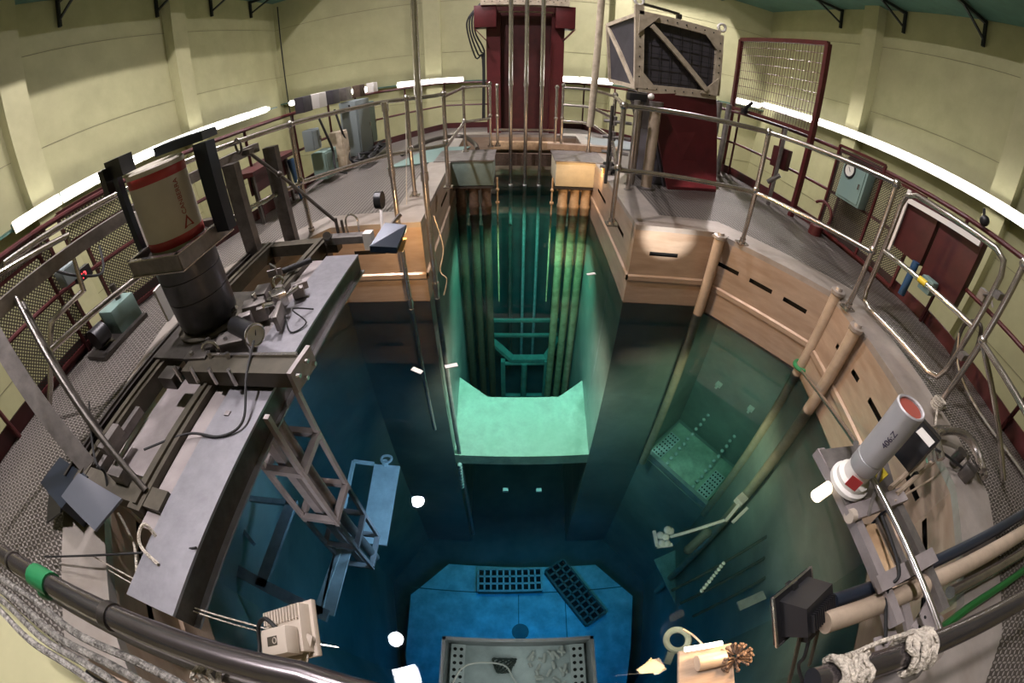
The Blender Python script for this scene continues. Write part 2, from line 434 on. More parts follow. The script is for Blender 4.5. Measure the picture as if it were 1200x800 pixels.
# liner walls: above-water panels with slots and a ridge, underwater walls
def wallquad(bb, p, q, s0, s1, z0, z1, inset=0.):
    p = Vector(p); q = Vector(q); d = (q - p); L = d.length; d.normalize(); n = Vector((d.y, -d.x))
    a = p + d * s0 - n * inset; c = p + d * s1 - n * inset
    bb.quad((a.x, a.y, z0), (c.x, c.y, z0), (c.x, c.y, z1), (a.x, a.y, z1))
def liner(name, p, q, slots, m='liner', zb=-.02, zs=.60, slw=.045):
    """p to q with the pool on the left-hand side of travel; slots as (s0, s1) along it"""
    p = Vector(p); q = Vector(q); L = (q - p).length; d = (q - p).normalized(); nn = Vector((-d.y, d.x)) # towards pool
    bb = B(); top = CURB - .05
    cuts = [0]; [cuts.extend(s) for s in slots]; cuts.append(L)
    def Q(s0, s1, z0, z1, o0=0., o1=0.):
        a0 = p + d * s0 + nn * o0; c0 = p + d * s1 + nn * o0; a1 = p + d * s0 + nn * o1; c1 = p + d * s1 + nn * o1
        bb.quad((a0.x, a0.y, z0), (c0.x, c0.y, z0), (c1.x, c1.y, z1), (a1.x, a1.y, z1))
    Q(0, L, zb, .27); Q(0, L, .27, .285, 0, .02); Q(0, L, .285, .335, .02, .02); Q(0, L, .335, .35, .02, 0)
    Q(0, L, .35, zs - slw / 2); Q(0, L, zs + slw / 2, top)
    for i in range(0, len(cuts), 2): Q(cuts[i], cuts[i + 1], zs - slw / 2, zs + slw / 2)
    o = struct(name, bb, m)
    b2 = B()
    for s0, s1 in slots:
        a = p + d * (s0 - .02) - nn * .05; c = p + d * (s1 + .02) - nn * .05
        b2.quad((a.x, a.y, zs - .06), (c.x, c.y, zs - .06), (c.x, c.y, zs + .06), (a.x, a.y, zs + .06))
        for zz in (zs - .06, zs + .06):
            a2 = p + d * (s0 - .02); c2 = p + d * (s1 + .02)
    if slots:
        o2 = struct(name.replace('wall', 'trim') + '_slots', b2, 'slot_black')
n = len(POOL)
# walk so that the pool is on the left: reverse the (clockwise?) order
ar = sum(POOL[i - 1][0] * POOL[i][1] - POOL[i][0] * POOL[i - 1][1] for i in range(n))
PO = POOL if ar > 0 else POOL[::-1]
def seg(a, b):  # find order so the pool lies left
    for i in range(n):
        if PO[i] == a and PO[(i + 1) % n] == b: return a, b
    return b, a
def slots_for(p, q, fr): L = (Vector(q) - Vector(p)).length; return [(a * L, c * L) for a, c in fr]
names = {}
walls = [
 ('wall_channel_left', (-1.0, 8.6), (-.88, 3.56), [(.08, .2), (.36, .48), (.62, .74)]),
 ('wall_far_left', (-.88, 3.56), (-1.83, 3.55), [(.42, .78)]),
 ('wall_chamfer_left', (-1.83, 3.55), (-2.5, 2.45), [(.2, .4), (.6, .8)]),
 ('wall_left', (-2.5, 2.45), (-2.1, .5), [(.05, .2), (.4, .55), (.68, .84)]),
 ('wall_near_chamfer_left', (-2.1, .5), (-1.6, -.1), [(.02, .42), (.6, .98)]),
 ('wall_near_left', (-1.6, -.1), (-1.35, -.3), []),
 ('wall_near', (-1.35, -.3), (1.75, -.3), []),
 ('wall_near_right', (1.75, -.3), (2.06, -.14), []),
 ('wall_near_chamfer_right', (2.06, -.14), (2.5, .45), [(.1, .42), (.62, .96)]),
 ('wall_right', (2.5, .45), (2.84, 2.45), [(.06, .16), (.36, .5), (.6, .66), (.78, .82)]),
 ('wall_chamfer_right', (2.84, 2.45), (2.06, 3.52), [(.12, .32), (.42, .62), (.72, .92)]),
 ('wall_far_right', (2.06, 3.52), (1.2, 3.56), [(.42, .78)]),
 ('wall_channel_right', (1.2, 3.56), (1.32, 8.6), [(.08, .2), (.3, .42), (.5, .6)]),
 ('wall_channel_end', (1.32, 8.6), (-1.0, 8.6), []),
]
for nm, a, b_, fr in walls:
    p, q = seg(a, b_)
    if (p, q) != (a, b_): fr = [(1 - y, 1 - x) for x, y in fr][::-1]
    if nm in ('wall_chamfer_right',): liner(nm, p, q, slots_for(p, q, fr), zb=-.06)
    else: liner(nm, p, q, slots_for(p, q, fr))
# walls below the water
bb = B()
def uw(p, q, z0, z1): bb.quad((p[0], p[1], z0), (q[0], q[1], z0), (q[0], q[1], z1), (p[0], p[1], z1))
for nm, a, b_, fr in walls:
    if nm == 'wall_chamfer_right': uw(a, b_, -8.8, -4.2)
    else: uw(a, b_, -8.8, -.02)
struct('wall_pool_underwater', bb, 'liner_under')
# recess behind the right chamfer
RA, RB = V(2.84, 2.45), V(2.06, 3.52); dn = V(.808, .589)
RC = RB + dn * .95; RD = RA + dn * .95
bb = B()
uw(RA, RD, -4.2, -.06); uw(RD, RC, -4.2, -.06); uw(RC, RB, -4.2, -.06)
bb.quad((*RA, -.06), (*RB, -.06), (*RC, -.06), (*RD, -.06)); bb.quad((*RA, -4.2), (*RD, -4.2), (*RC, -4.2), (*RB, -4.2))
struct('wall_recess', bb, 'liner_under')
bb = B(); bb.prism([RA + dn * .03 + V(0,0), RB + dn * .03, RC + dn * .02, RD + dn * .02], -4.22, -.03)
# sill of the channel
bb = B(); bb.prism([(-.88, 3.57), (1.2, 3.57), (1.24, 4.98), (.8, 4.66), (-.4, 4.66), (-.92, 5.05)], -4.45, -4.15); struct('floor_channel_sill', bb, 'sill_plate')
bb = B()
for x0 in (-.96, 1.24): bb.box((x0, 4.3, -2.1), (.05, .05, 4.1))
struct('trim_gate_guides', bb, 'under_grey')

# outer edge: kick plate and side of the reactor block
bb = B(); bb2 = B()
for i in range(len(DO)):
    a, b_ = Vector(DO[i]), Vector(DO[(i + 1) % len(DO)])
    bb.bar((a.x, a.y, DECK + .05), (b_.x, b_.y, DECK + .05), .02, .16)
    bb2.quad((a.x, a.y, -9.3), (b_.x, b_.y, -9.3), (b_.x, b_.y, DECK - .04), (a.x, a.y, DECK - .04))
struct('trim_kick_plate', bb, 'red_dark'); struct('wall_reactor_block', bb2, 'wall_paint')
# hall
XL, XR, YB, YF, ZT = -9.3, 10.2, 15.9, -9.0, 12.0
for nm, p, q in (('wall_hall_left', (XL, YF), (XL, YB)), ('wall_hall_back', (XL, YB), (XR, YB)), ('wall_hall_right', (XR, YB), (XR, YF)), ('wall_hall_front', (XR, YF), (XL, YF))):
    bb = B(); p = Vector(p); q = Vector(q); d = (q - p).normalized(); nn = Vector((d.y, -d.x)) # inwards
    bb.quad((*p, -9.3), (*q, -9.3), (*q, ZT), (*p, ZT)); struct(nm, bb, 'wall_paint')
    g = B()
    for z in (-.5, 1.1, 3.0, 5.0): 
        a = p + nn * .004; c = q + nn * .004; g.bar((a.x, a.y, z), (c.x, c.y, z), .012, .012)
    struct('trim_' + nm[5:] + '_joints', g, 'groove')
bb = B(); bb.box(((XL + XR) / 2, (YF + YB) / 2, -9.35), (XR - XL, YB - YF, .1)); struct('floor_hall', bb, 'hall_floor')
bb = B(); bb.box(((XL + XR) / 2, (YF + YB) / 2, ZT + .05), (XR - XL, YB - YF, .1)); struct('ceiling', bb, 'wall_paint')
k = 0
for x, y, w_ in [(XL, 9.97, .62), (XL, 4.65, .62), (XL, -.6, .62), (XR, 10.0, .6), (XR, 4.7, .6), (XR, -.6, .6)]:
    k += 1; bb = B(); bb.box((x, y, 1.4), (.7, w_, 21.2)); struct('pillar_%d' % k, bb, 'wall_pilaster')
for x in (-2.9, 3.9):
    k += 1; bb = B(); bb.box((x, YB, 1.4), (.6, .5, 21.2)); struct('pillar_%d' % k, bb, 'wall_pilaster')
# cable trough that carries the tube lights
bb = B(); bb.box((XL + .18, 8.0, 1.82), (.33, 13.5, .05)); struct('trim_light_trough_left', bb, 'gallery_green')
bb = B(); bb.box((XR - .18, 8.0, 2.10), (.33, 13.5, .05)); struct('trim_light_trough_right', bb, 'gallery_green')
bb = B(); bb.box(((XL + XR) / 2, YB - .15, 1.86), (XR - XL, .28, .05)); struct('trim_light_trough_back', bb, 'gallery_green')
# gallery round the hall
GZ = 6.1; GD = 2.4
for nm, c, s in (('ceiling_gallery_left', (XL + GD / 2, (YF + YB) / 2), (GD, YB - YF)), ('ceiling_gallery_right', (XR - GD / 2, (YF + YB) / 2), (GD, YB - YF))):
    bb = B(); bb.box((c[0], c[1], GZ + .12), (s[0], s[1], .12)); 
    e = XL + GD if 'left' in nm else XR - GD
    bb.box((e, c[1], GZ + .05), (.08, s[1], .3)); struct(nm, bb, 'gallery_green')
bb = B(); bb.box(((XL + XR) / 2, YB - .7, GZ + .9), (XR - XL, 1.4, .12)); struct('ceiling_gallery_back', bb, 'gallery_green')

# ================================================================== HALL LIGHTS
ORD = ['first', 'second', 'third', 'fourth', 'fifth', 'sixth', 'seventh', 'eighth', 'ninth', 'tenth', 'eleventh', 'twelfth']
def tube_light(p, q, nin, label):
    p = Vector(p); q = Vector(q); m = (p + q) / 2; m.z -= .0
    t = thing('fluorescent_light', label, 'light', m, 'fluorescent tube lights along the hall walls')
    bb = B(); a = p + nin * .05; c = q + nin * .05; a.z += .02; c.z += .02
    bb.bar(a, c, .10, .07); bb.bar(p + nin * .015, q + nin * .015, .03, .16)
    obj('housing', bb, 'gallery_green', t)
    bb = B(); bb.bar(p + nin * .11, q + nin * .11, .012, .24); obj('glow_plate', bb, 'white_plastic', t)  # white plate added behind the tube to widen its glow
    bb = B(); d = (q - p).normalized() * .03; bb.cyl(p + nin * .19 + d, q + nin * .19 - d, .06, seg=10); obj('tube', bb, 'tube_light', t)  # tube drawn thick to take in the width of its glow
    bb = B()
    for e, sg in ((p, 1), (q, -1)): bb.box(e + nin * .10 + d * sg * .6, (.04, .04, .07))
    split('end_cap', bb, 'cream_paint', t)
for i in range(7):
    y = 3.70 + 1.29 * i
    tube_light((XL + .36, y, 1.85), (XL + .36, y + 1.25, 1.85), V(1, 0, 0), f'fluorescent tube light on the left wall, {ORD[i]} from the near end')
tube_light((XL + .36, 12.6, 1.85), (XL + .36, 13.8, 1.87), V(1, 0, 0), 'fluorescent tube light on the left wall, alone beside the far corner')
for i, (x, lab) in enumerate([(-8.8, 'leftmost of all'), (-7.55, 'second from the left corner'), (-6.3, 'third from the left corner'), (-4.25, 'second left of the red column'), (-3.0, 'directly left of the red column'), (1.15, 'directly right of the red column'), (2.4, 'second to the right of the red column'), (8.7, 'in the right corner')]):
    z = 1.9 + .012 * x
    tube_light((x, YB - .30, z + .04), (x + 1.22, YB - .30, z + .05), V(0, -1, 0), f'fluorescent tube light on the back wall, {lab}')
for i in range(9):
    y = 3.55 + 1.27 * i
    tube_light((XR - .36, y, 2.14), (XR - .36, y + 1.25, 2.14), V(-1, 0, 0), f'fluorescent tube light on the right wall, {ORD[i]} from the near end')
def high_bay(p, r, label, m='lamp_disc'):
    t = thing('high_bay_lamp', label, 'lamp', p, 'high bay lamps over the pool')
    p = Vector(p); bb = B(); bb.lathe(p, [(r + .03, 0.0), (r + .04, .02), (r * .8, .18), (.09, .3), (.08, .55), (.02, .56)]); obj('shade', bb, 'steel_dull', t)
    bb = B(); bb.cyl(p + V(0, 0, .55), p + V(0, 0, ZT - p.z), .015); obj('rod', bb, 'steel_dull', t)
    bb = B(); bb.cyl(p + V(0, 0, -.02), p + V(0, 0, -.005), r, seg=24); obj('lens', bb, m, t)
high_bay((-2.95, 6.0, 9.0), .20, 'round high bay lamp above the left far side of the pool')
high_bay((-3.0, 1.6, 9.0), .20, 'round high bay lamp above the left near side of the pool')
high_bay((5.6, 12.8, 9.0), .26, 'round high bay lamp above the far right of the hall')

# ================================================================== BRACKETS UNDER THE GALLERY
def bracket(x, y, nx, ny, lab):
    t = thing('gallery_bracket', lab, 'bracket', (x, y, GZ - .6), 'black brackets under the gallery')
    p = V(x, y, 0); nn = V(nx, ny, 0)
    bb = B(); bb.bar(p + nn * .05 + V(0, 0, GZ - .62), p + nn * .05 + V(0, 0, GZ + .04), .09, .07); obj('leg', bb, 'bracket_dark', t)
    bb = B(); bb.bar(p + nn * .05 + V(0, 0, GZ - .02), p + nn * 2.0 + V(0, 0, GZ - .02), .08, .08); obj('arm', bb, 'bracket_dark', t)
    bb = B(); bb.bar(p + nn * .06 + V(0, 0, GZ - .45), p + nn * 1.1 + V(0, 0, GZ - .03), .05, .05); obj('strut', bb, 'bracket_dark', t)
for i, az in enumerate((56.2, 44.6, 38.0, 33.2)): bracket(XL, -XL / math.tan(math.radians(az)), 1, 0, f'black bracket under the gallery on the left wall, {ORD[i]} from the near end')
for i, az in enumerate((58.3, 48.8, 41.2)): bracket(XR, XR / math.tan(math.radians(az)), -1, 0, f'black bracket under the gallery on the right wall, {ORD[i]} from the near end')

# ================================================================== GUARDRAILS
def rail(name, label, runs, posts, m='rail_grey', r=.024, collars=True, group=None, baser=True):
    """runs: lists of points (tubes); posts: (foot, top) pairs"""
    f = posts[0][0] if posts else runs[0][0]
    t = thing(name, label, 'railing', f, group)
    for k, run in enumerate(runs):
        pts, sm = run if isinstance(run, tuple) else (run, 0)
        bb = B(); bb.tube(pts, r * .95, 12, smooth=sm); obj('rail', bb, m, t)
    for a, c in posts:
        bb = B(); bb.cyl(a, c, r, seg=12); po = obj('post', bb, m, t)
        if baser:
            bb = B(); bb.box(Vector(a) + V(0, 0, .008), (.11, .11, .016)); bb.cyl(Vector(a), Vector(a) + V(0, 0, .06), r * 1.35, seg=12); obj('foot_flange', bb, m, po)
        if collars:
            bb = B()
            a_ = Vector(a); c_ = Vector(c)
            for fr in collars if isinstance(collars, (tuple, list)) else (.5, 1.0): bb.sph(a_.lerp(c_, fr), r * 1.6, seg=10)
            split('coupling', bb, m, po)
    return t
RT = 2.02
def TP(px, py): return at(px, py, RT)
def onpost(f, z): return V(f[0], f[1], z)
# right inner rail from the channel corner round to the chamfer
fC = at(868, 283, CURB); fA = at(715, 262, CURB); fD = at(992, 358, CURB)
zt = 2.03; zm = 1.44
rail('guardrail', 'grey pipe guardrail along the right pool rim in front of the red housing', [
    ([onpost(fA, zt), onpost(fA, zt).lerp(onpost(fC, zt), .35) + V(.0, .05, 0), onpost(fC, zt)], 5),
    ([onpost(fA, zm), onpost(fA, zm).lerp(onpost(fC, zm), .35) + V(0, .05, 0), onpost(fC, zm)], 5),
    [onpost(fC, zt), onpost(fD, zt)], [onpost(fC, zm), onpost(fD, zm)]],
    [(fC, onpost(fC, zt)), (fA, onpost(fA, zt)), (fD, onpost(fD, zt))])
# gate loop, hinged on the post at the right
g1 = at(1008, 350, .95); g2 = at(1101, 441, .98)
gz = 2.0
h1 = V(g1.x, g1.y, gz); h2 = at(1190, 300, 1.9); h2 = V(g2.x, g2.y, gz)
dv = (g2 - g1).normalized()
loop = [V(g1.x, g1.y, 1.08), V(g1.x, g1.y, 1.87), V(g1.x, g1.y, 1.96) + dv * .03, V(g1.x, g1.y, 2.0) + dv * .12, V(g2.x, g2.y, 2.0) - dv * .12, V(g2.x, g2.y, 1.96) - dv * .03, V(g2.x, g2.y, 1.87), V(g2.x, g2.y, 1.08), V(g2.x, g2.y, .99) - dv * .03, V(g2.x, g2.y, .96) - dv * .12, V(g1.x, g1.y, .96) + dv * .12, V(g1.x, g1.y, .99) + dv * .03]
t = thing('rail_gate', 'bent grey pipe gate with rounded corners closing the right rail above the tread plate', 'gate', g1)
bb = B(); bb.tube(loop, .024, 12, closed=True); obj('frame', bb, 'rail_grey', t)
bb = B(); bb.cyl(V(g1.x, g1.y, 1.46), V(g2.x, g2.y, 1.46), .022); mr = obj('mid_rail', bb, 'steel', t)
bb = B(); bb.cyl(V(*g1.xy, 1.46).lerp(V(*g2.xy, 1.46), .42), V(*g1.xy, 1.46).lerp(V(*g2.xy, 1.46), .50), .027); obj('tape', bb, 'yellow_tape', mr, label='yellow tape')
bb = B()
for z in (1.25, 1.75): bb.box(V(g2.x, g2.y, z) + dv * .05, (.09, .05, .05))
split('hinge', bb, 'steel_dull', t)
fE = at(1100, 470, CURB)
fF = at(1205, 640, 1.0)
rail('guardrail', 'grey pipe guardrail at the near right of the pool with sloping brace', [
    [onpost(fE, 2.02), V(2.35, -.3, 2.02)], [onpost(fE, 1.46), V(2.45, -.3, 1.42)],
    [onpost(fE, 1.46), V(3.15, .35, .9)]],
    [(fE, onpost(fE, 2.04))])
# left inner rail
L1 = at(365, 275, CURB - .02); L2 = V(-1.32, 4.05, CURB); L3 = at(524, 220, CURB)
rail('guardrail', 'grey pipe guardrail along the left deck behind the two-tone cask', [
    [V(-2.75, 1.0, 2.02), V(-2.6, 2.0, 2.0), onpost(L1, 2.0), V(-1.35, 4.3, 2.02), V(-.86, 4.6, 2.02), onpost(L3, 2.03)],
    [V(-2.75, 1.0, 1.42), V(-2.6, 2.0, 1.4), onpost(L1, 1.42), V(-1.35, 4.3, 1.43), V(-.86, 4.6, 1.43), onpost(L3, 1.43)]],
    [(L1, onpost(L1, 2.0)), (V(-1.12, 4.4, .9), V(-1.12, 4.4, 2.03)), (L3, onpost(L3, 2.03))])
# far rails round the head of the channel
pL, pB, pR, pM = at(543.5, 179, CURB), at(573, 172, CURB), at(687, 178, CURB), at(711, 204, CURB)
pB2 = V(1.5, pR.y + .1, CURB)
rail('guardrail', 'grey pipe guardrail left of the red column at the head of the channel', [
    [onpost(L3, 2.0), onpost(pL, 2.0), onpost(pB, 2.0)], [onpost(L3, 1.4), onpost(pL, 1.42), onpost(pB, 1.42)]],
    [(pL, onpost(pL, 2.0)), (pB, onpost(pB, 2.04)), (pB + V(.12, .05, 0), onpost(pB + V(.12, .05, 0), 2.0))])
pc = at(655, 175, CURB)
rail('guardrail', 'grey pipe guardrail right of the red column at the head of the channel', [
    [onpost(pc, 2.0), onpost(pR, 2.0), onpost(pM, 2.0), onpost(fA, 2.03)], [onpost(pc, 1.42), onpost(pR, 1.42), onpost(pM, 1.42), onpost(fA, 1.43)],
    [onpost(pc, 1.7), onpost(pR, 1.7), onpost(pM, 1.7)]],
    [(pc, onpost(pc, 2.04)), (pc + V(-.1, .05, 0), onpost(pc + V(-.1, .05, 0), 2.0)), (pR, onpost(pR, 2.0)), (pM, onpost(pM, 2.02))])
# dark red outer rails
def red_rail(a, b_, n_, label, skip=()):
    a = Vector(a).to_3d(); b_ = Vector(b_).to_3d(); a.z = b_.z = DECK
    t = thing('outer_guardrail', label, 'railing', a, 'dark red rails along the outer edge of the deck')
    for z in (1.99, 1.45):
        bb = B(); bb.cyl(V(a.x, a.y, z), V(b_.x, b_.y, z), .02 if z < 1.9 else .024, seg=8); obj('rail', bb, 'red_rail', t)
    for i in range(n_ + 1):
        p = a.lerp(b_, i / n_ if n_ else 0); bb = B(); bb.cyl(p, V(p.x, p.y, 1.99), .02, seg=8); obj('post', bb, 'red_rail', t)
e = .05
def ins(p): 
    c = Vector((.1, 3)); v = Vector(p); return v + (c - v).normalized() * .06
D_ = [ins(p) for p in DO]
red_rail(D_[0], D_[1], 5, 'dark red outer rail of the deck, nearest stretch on the left')
red_rail(D_[1], D_[2], 1, 'dark red outer rail of the deck, behind the pumps at the left')
red_rail(D_[2], D_[3], 1, 'dark red outer rail of the deck, behind the leaning steel frame on the left')
red_rail(D_[3], D_[4], 3, 'dark red outer rail of the deck, behind the grey cabinets at the left back')
red_rail(D_[4], D_[5], 2, 'dark red outer rail of the deck, slanting towards the red column on the left')
red_rail(D_[5], D_[6], 3, 'dark red outer rail of the deck, far end behind the red column')
red_rail(D_[6], D_[7], 4, 'dark red outer rail of the deck, slanting from the red column to the right')
red_rail(D_[7], D_[8], 2, 'dark red outer rail of the deck, under the tall wire mesh screen on the right')
red_rail(D_[8], D_[9], 2, 'dark red outer rail of the deck, behind the perforated panel on the right')
red_rail(D_[9], D_[10], 1, 'dark red outer rail of the deck, behind the rounded pipe gate')
red_rail(D_[10], D_[11], 4, 'dark red outer rail of the deck, nearest stretch on the right')

# wire mesh screen
mL = at(843, 197, DECK); mR = at(925, 250, DECK)
t = thing('mesh_screen', 'tall wire mesh screen in a dark red frame on the right deck edge', 'screen', mL)
topL, topR = up(868, 47, mL), up(970, 45, mR); zt_ = 3.27
for p in (mL, mR):
    bb = B(); bb.box(V(p.x, p.y, (DECK + zt_) / 2), (.07, .07, zt_ - DECK)); obj('post', bb, 'red_rail', t)
bb = B(); bb.bar(V(*mL.xy, zt_), V(*mR.xy, zt_), .06, .06); obj('top_bar', bb, 'red_rail', t)
bb = B(); bb.bar(V(*mL.xy, 2.05), V(*mR.xy, 2.05), .05, .05); obj('bottom_bar', bb, 'red_rail', t)
bb = B(); N_ = 34
for i in range(1, N_):
    p = mL.lerp(mR, i / N_); bb.cyl(V(p.x, p.y, 2.05), V(p.x, p.y, zt_), .004, seg=5, caps=False)
for i in range(1, 9):
    z = 2.05 + (zt_ - 2.05) * i / 9; bb.cyl(V(*mL.xy, z), V(*mR.xy, z), .005, seg=5, caps=False)
obj('wire_mesh', bb, 'red_rail', t)

# ================================================================== RED COLUMN AND GUIDE TUBES
YC = 8.95
t = thing('bridge_column', 'tall dark red steel column with flared head at the far end of the channel', 'column', (.23, YC, .5))
bb = B(); bb.box((.24, YC + .12, 2.0), (1.5, .06, 3.6)); obj('back_plate', bb, 'red_dark', t)
for sx, x0, x1 in ((-1, -.54, -.26), (1, .76, 1.02)):
    bb = B(); bb.box(((x0 + x1) / 2, YC, 1.8), (x1 - x0, .24, 3.4)); obj('side_flange', bb, 'red_paint', t)
for sx, x0, x1 in ((-1, -.76, -.33), (1, .82, 1.2)):
    bb = B(); bb.box(((x0 + x1) / 2, YC - .1, 3.4), (x1 - x0, .5, .46), bev=.01)
    xo = x0 if sx < 0 else x1; xi = x1 if sx < 0 else x0
    bb.b.verts.ensure_lookup_table()
    bb.slab((xo, YC - .35, 3.17), (xo, YC + .15, 3.17), (xo - sx * .22, YC + .15, 2.92), (xo - sx * .22, YC - .35, 2.92), .02 * sx)
    obj('head_block', bb, 'red_paint', t)
bb = B(); bb.box((.22, YC - .25, 3.72), (1.7, .3, .18)); hp = obj('head_plate', bb, 'cream_paint', t, label='cream riveted head plate')
bb = B()
for i in range(22): bb.sph((-.55 + i * .073, YC - .41, 3.70 + .04 * (i % 2)), .011, seg=6)
split('rivet', bb, 'bracket_dark', hp)
bb = B(); bb.bar((-.3, YC - .1, 3.52), (.78, YC - .1, 3.52), .03, .03); obj('cross_bar', bb, 'cream_paint', t)
bb = B(); bb.bar((-.4, YC - .3, 1.0), (.86, YC - .3, 1.0), .04, .05); obj('lower_bar', bb, 'rail_grey', t)
cb = B(); 
for k in range(4):
    x = -.62 - .05 * k
    cb.tube([(-.5 - .03 * k, YC - .2, 3.75), (x - .1, YC - .25, 3.55 - .05 * k), (x - .13, YC - .25, 3.1), (x + .02, YC - .2, 2.75 - .07 * k), (-.58 - .012 * k, YC - .15, 2.5), (-.6 - .012 * k, YC - .15, 1.2)], .018, 6, smooth=5)
tag(obj('cable_bundle', cb, 'black_rubber'), 'black cable bundle hanging down the left side of the red column', 'cable', )
for i, (bx, lab) in enumerate(((596.7, 'left'), (613.2, 'middle'), (630.0, 'right'))):
    p = at(bx, 217, 0); tp = [.063, .307, .66][i]
    t = thing('guide_tube', f'vertical steel guide tube before the red column, {lab} of three', 'tube', (p.x, p.y, -5))
    bb = B(); bb.cyl((p.x, p.y, .02), (p.x, p.y, 2.0), .034, seg=12); obj('lower_tube', bb, 'rail_grey', t)
    bb = B(); bb.cyl((p.x, p.y, -7.4), (p.x, p.y, .03), .036, seg=12); obj('submerged_tube', bb, 'under_white', t)
    bb = B(); bb.cyl((p.x, p.y, 2.0), (p.x, p.y, 3.75), .04, seg=12); obj('upper_tube', bb, 'steel', t)
    bb = B(); bb.cyl((p.x, p.y, 1.98), (p.x, p.y, 2.04), .048, seg=12); bb.cyl((p.x, p.y, 2.72), (p.x, p.y, 2.75), .044, seg=12); split('coupling', bb, 'steel', t)

# ================================================================== BEAM TUBE BOXES
def tube_box(x0, x1, label, mm_, tm, tubes, zlow, tl):
    t = thing('chamber_box', label, 'box', ((x0 + x1) / 2, 6.3, .5))
    bb = B(); bb.box(((x0 + x1) / 2, 6.5, .70), (x1 - x0, .8, .40), bev=.008); obj('casing', bb, mm_, t)
    bb = B(); bb.box(((x0 + x1) / 2, 6.5, .905), (x1 - x0 + .04, .84, .02)); obj('cover_plate', bb, 'steel_dull', t)
    bb = B(); bb.box(((x0 + x1) / 2, 6.12, .475), (x1 - x0 + .02, .06, .03)); obj('lower_lip', bb, 'steel_dark', t)
    for i, x in enumerate(tubes):
        q = thing('chamber_tube', tl[i], 'tube', (x, 6.2, zlow), None)
        b2 = B(); b2.lathe((x, 6.2, 0), [(.07, -6.6), (.07, -.35), (.08, -.3), (.08, .1), (.088, .12), (.088, .16), (.075, .18), (.075, .46)], seg=18); obj('barrel', b2, tm, q)
        b2 = B(); b2.box((x - .1, 6.14, .44), (.03, .04, .04)); b2.lathe((x, 6.2, .40), [(.085, 0), (.085, .06)], seg=18); split('clamp', b2, tm, q)
tube_box(-1.19, -.30, 'grey green steel box hanging over the left side of the channel head', 'box_grey', 'brown_rust', (-.83, -.62, -.42), -6, [f'dark brown vertical tube under the grey green box, {a} of three' for a in ('leftmost', 'middle', 'rightmost')])
tube_box(.66, 1.42, 'cream steel box hanging over the right side of the channel head, lit by a lamp', 'box_cream', 'pipe_orange', (.80, .99, 1.17), -6, [f'tan vertical tube under the cream box, {a} of three' for a in ('leftmost', 'middle', 'rightmost')])
for x, lab in ((-.24, 'left'), (.62, 'right')):
    bb = B(); bb.cyl((x, 6.15, -3.2), (x, 6.15, .62), .014, seg=8); bb.sph((x, 6.15, .42), .03, seg=8); bb.box((x, 6.15, .2), (.06, .05, .03))
    tag(obj('float_rod', bb, 'pipe_orange'), f'thin brass coloured rod standing in the water beside the inner side of the {lab} box', 'rod')
# deck beams at the head of the channel
bb = B(); bb.box((.3, 8.45, .70), (1.5, .2, .16), bev=.01); tag(obj('cross_beam', bb, 'pipe_orange'), 'rusty orange steel beam across the head of the channel below the red column', 'beam')
bb = B(); bb.box((.3, 8.2, .45), (1.7, .1, .25)); tag(obj('end_plate', bb, 'brown_rust'), 'brown rusty plate at the water line below the red column', 'plate')
bb = B(); bb.bar((.6, 7.1, .96), (1.9, 7.0, .96), .16, .1); tag(obj('timber_beam', bb, 'wood'), 'short tan timber beam lying behind the cream box', 'beam')
bb = B(); bb.slab((-1.9, 5.9, .905), (-1.0, 6.2, .905), (-.75, 7.3, .905), (-1.5, 7.3, .905), .015); tag(obj('cover_sheet', bb, 'teal_case'), 'pale grey cover sheet lying on the deck left of the grey green box', 'sheet')
bb = B(); bb.slab((1.5, 7.6, .905), (2.6, 7.4, .905), (2.7, 8.3, .905), (1.5, 8.6, .905), .015); tag(obj('cover_sheet', bb, 'grey_case'), 'blue grey cover sheet lying on the deck right of the red column', 'sheet')

# core frame under water
t = thing('core_frame', 'green lit steel frame under water at the foot of the guide tubes', 'frame', (.3, 7.3, -8))
bb = B()
for z in (-5.32, -5.88): bb.bar((-.45, 7.3, z), (1.05, 7.3, z), .06, .08)
split('cross_bar', bb, 'green_steel', t)
bb = B()
for a, c in (((-.42, 6.9, -5.6), (0, 6.75, -6.0)), ((0, 6.75, -6.0), (.76, 6.75, -6.0)), ((.76, 6.75, -6.0), (1.02, 6.9, -5.5))): bb.bar(a, c, .14, .1, ext=.03)
obj('collar_ring', bb, 'green_steel', t)
for x in (-.2, .78):
    bb = B(); bb.bar((x, 6.7, -6.0), (x, 6.7, -7.6), .1, .1); obj('leg', bb, 'green_steel', t)
bb = B(); bb.cyl((.28, 6.7, -6.1), (.28, 6.7, -7.6), .07); obj('centre_post', bb, 'green_steel', t)
bb = B(); bb.bar((-.25, 6.72, -6.15), (.83, 6.72, -6.15), .06, .06); bb.bar((-.25, 6.72, -7.5), (.83, 6.72, -7.5), .08, .08); split('rung', bb, 'green_steel', t)
for x, lab in ((-.62, 'far left'), (-.05, 'left'), (.92, 'right')):
    bb = B(); bb.cyl((x, 7.6, -7.6), (x, 7.6, -2.0), .05, seg=8); tag(obj('submerged_pipe', bb, 'under_dark'), f'dark submerged vertical pipe behind the guide tubes, {lab} one', 'pipe')

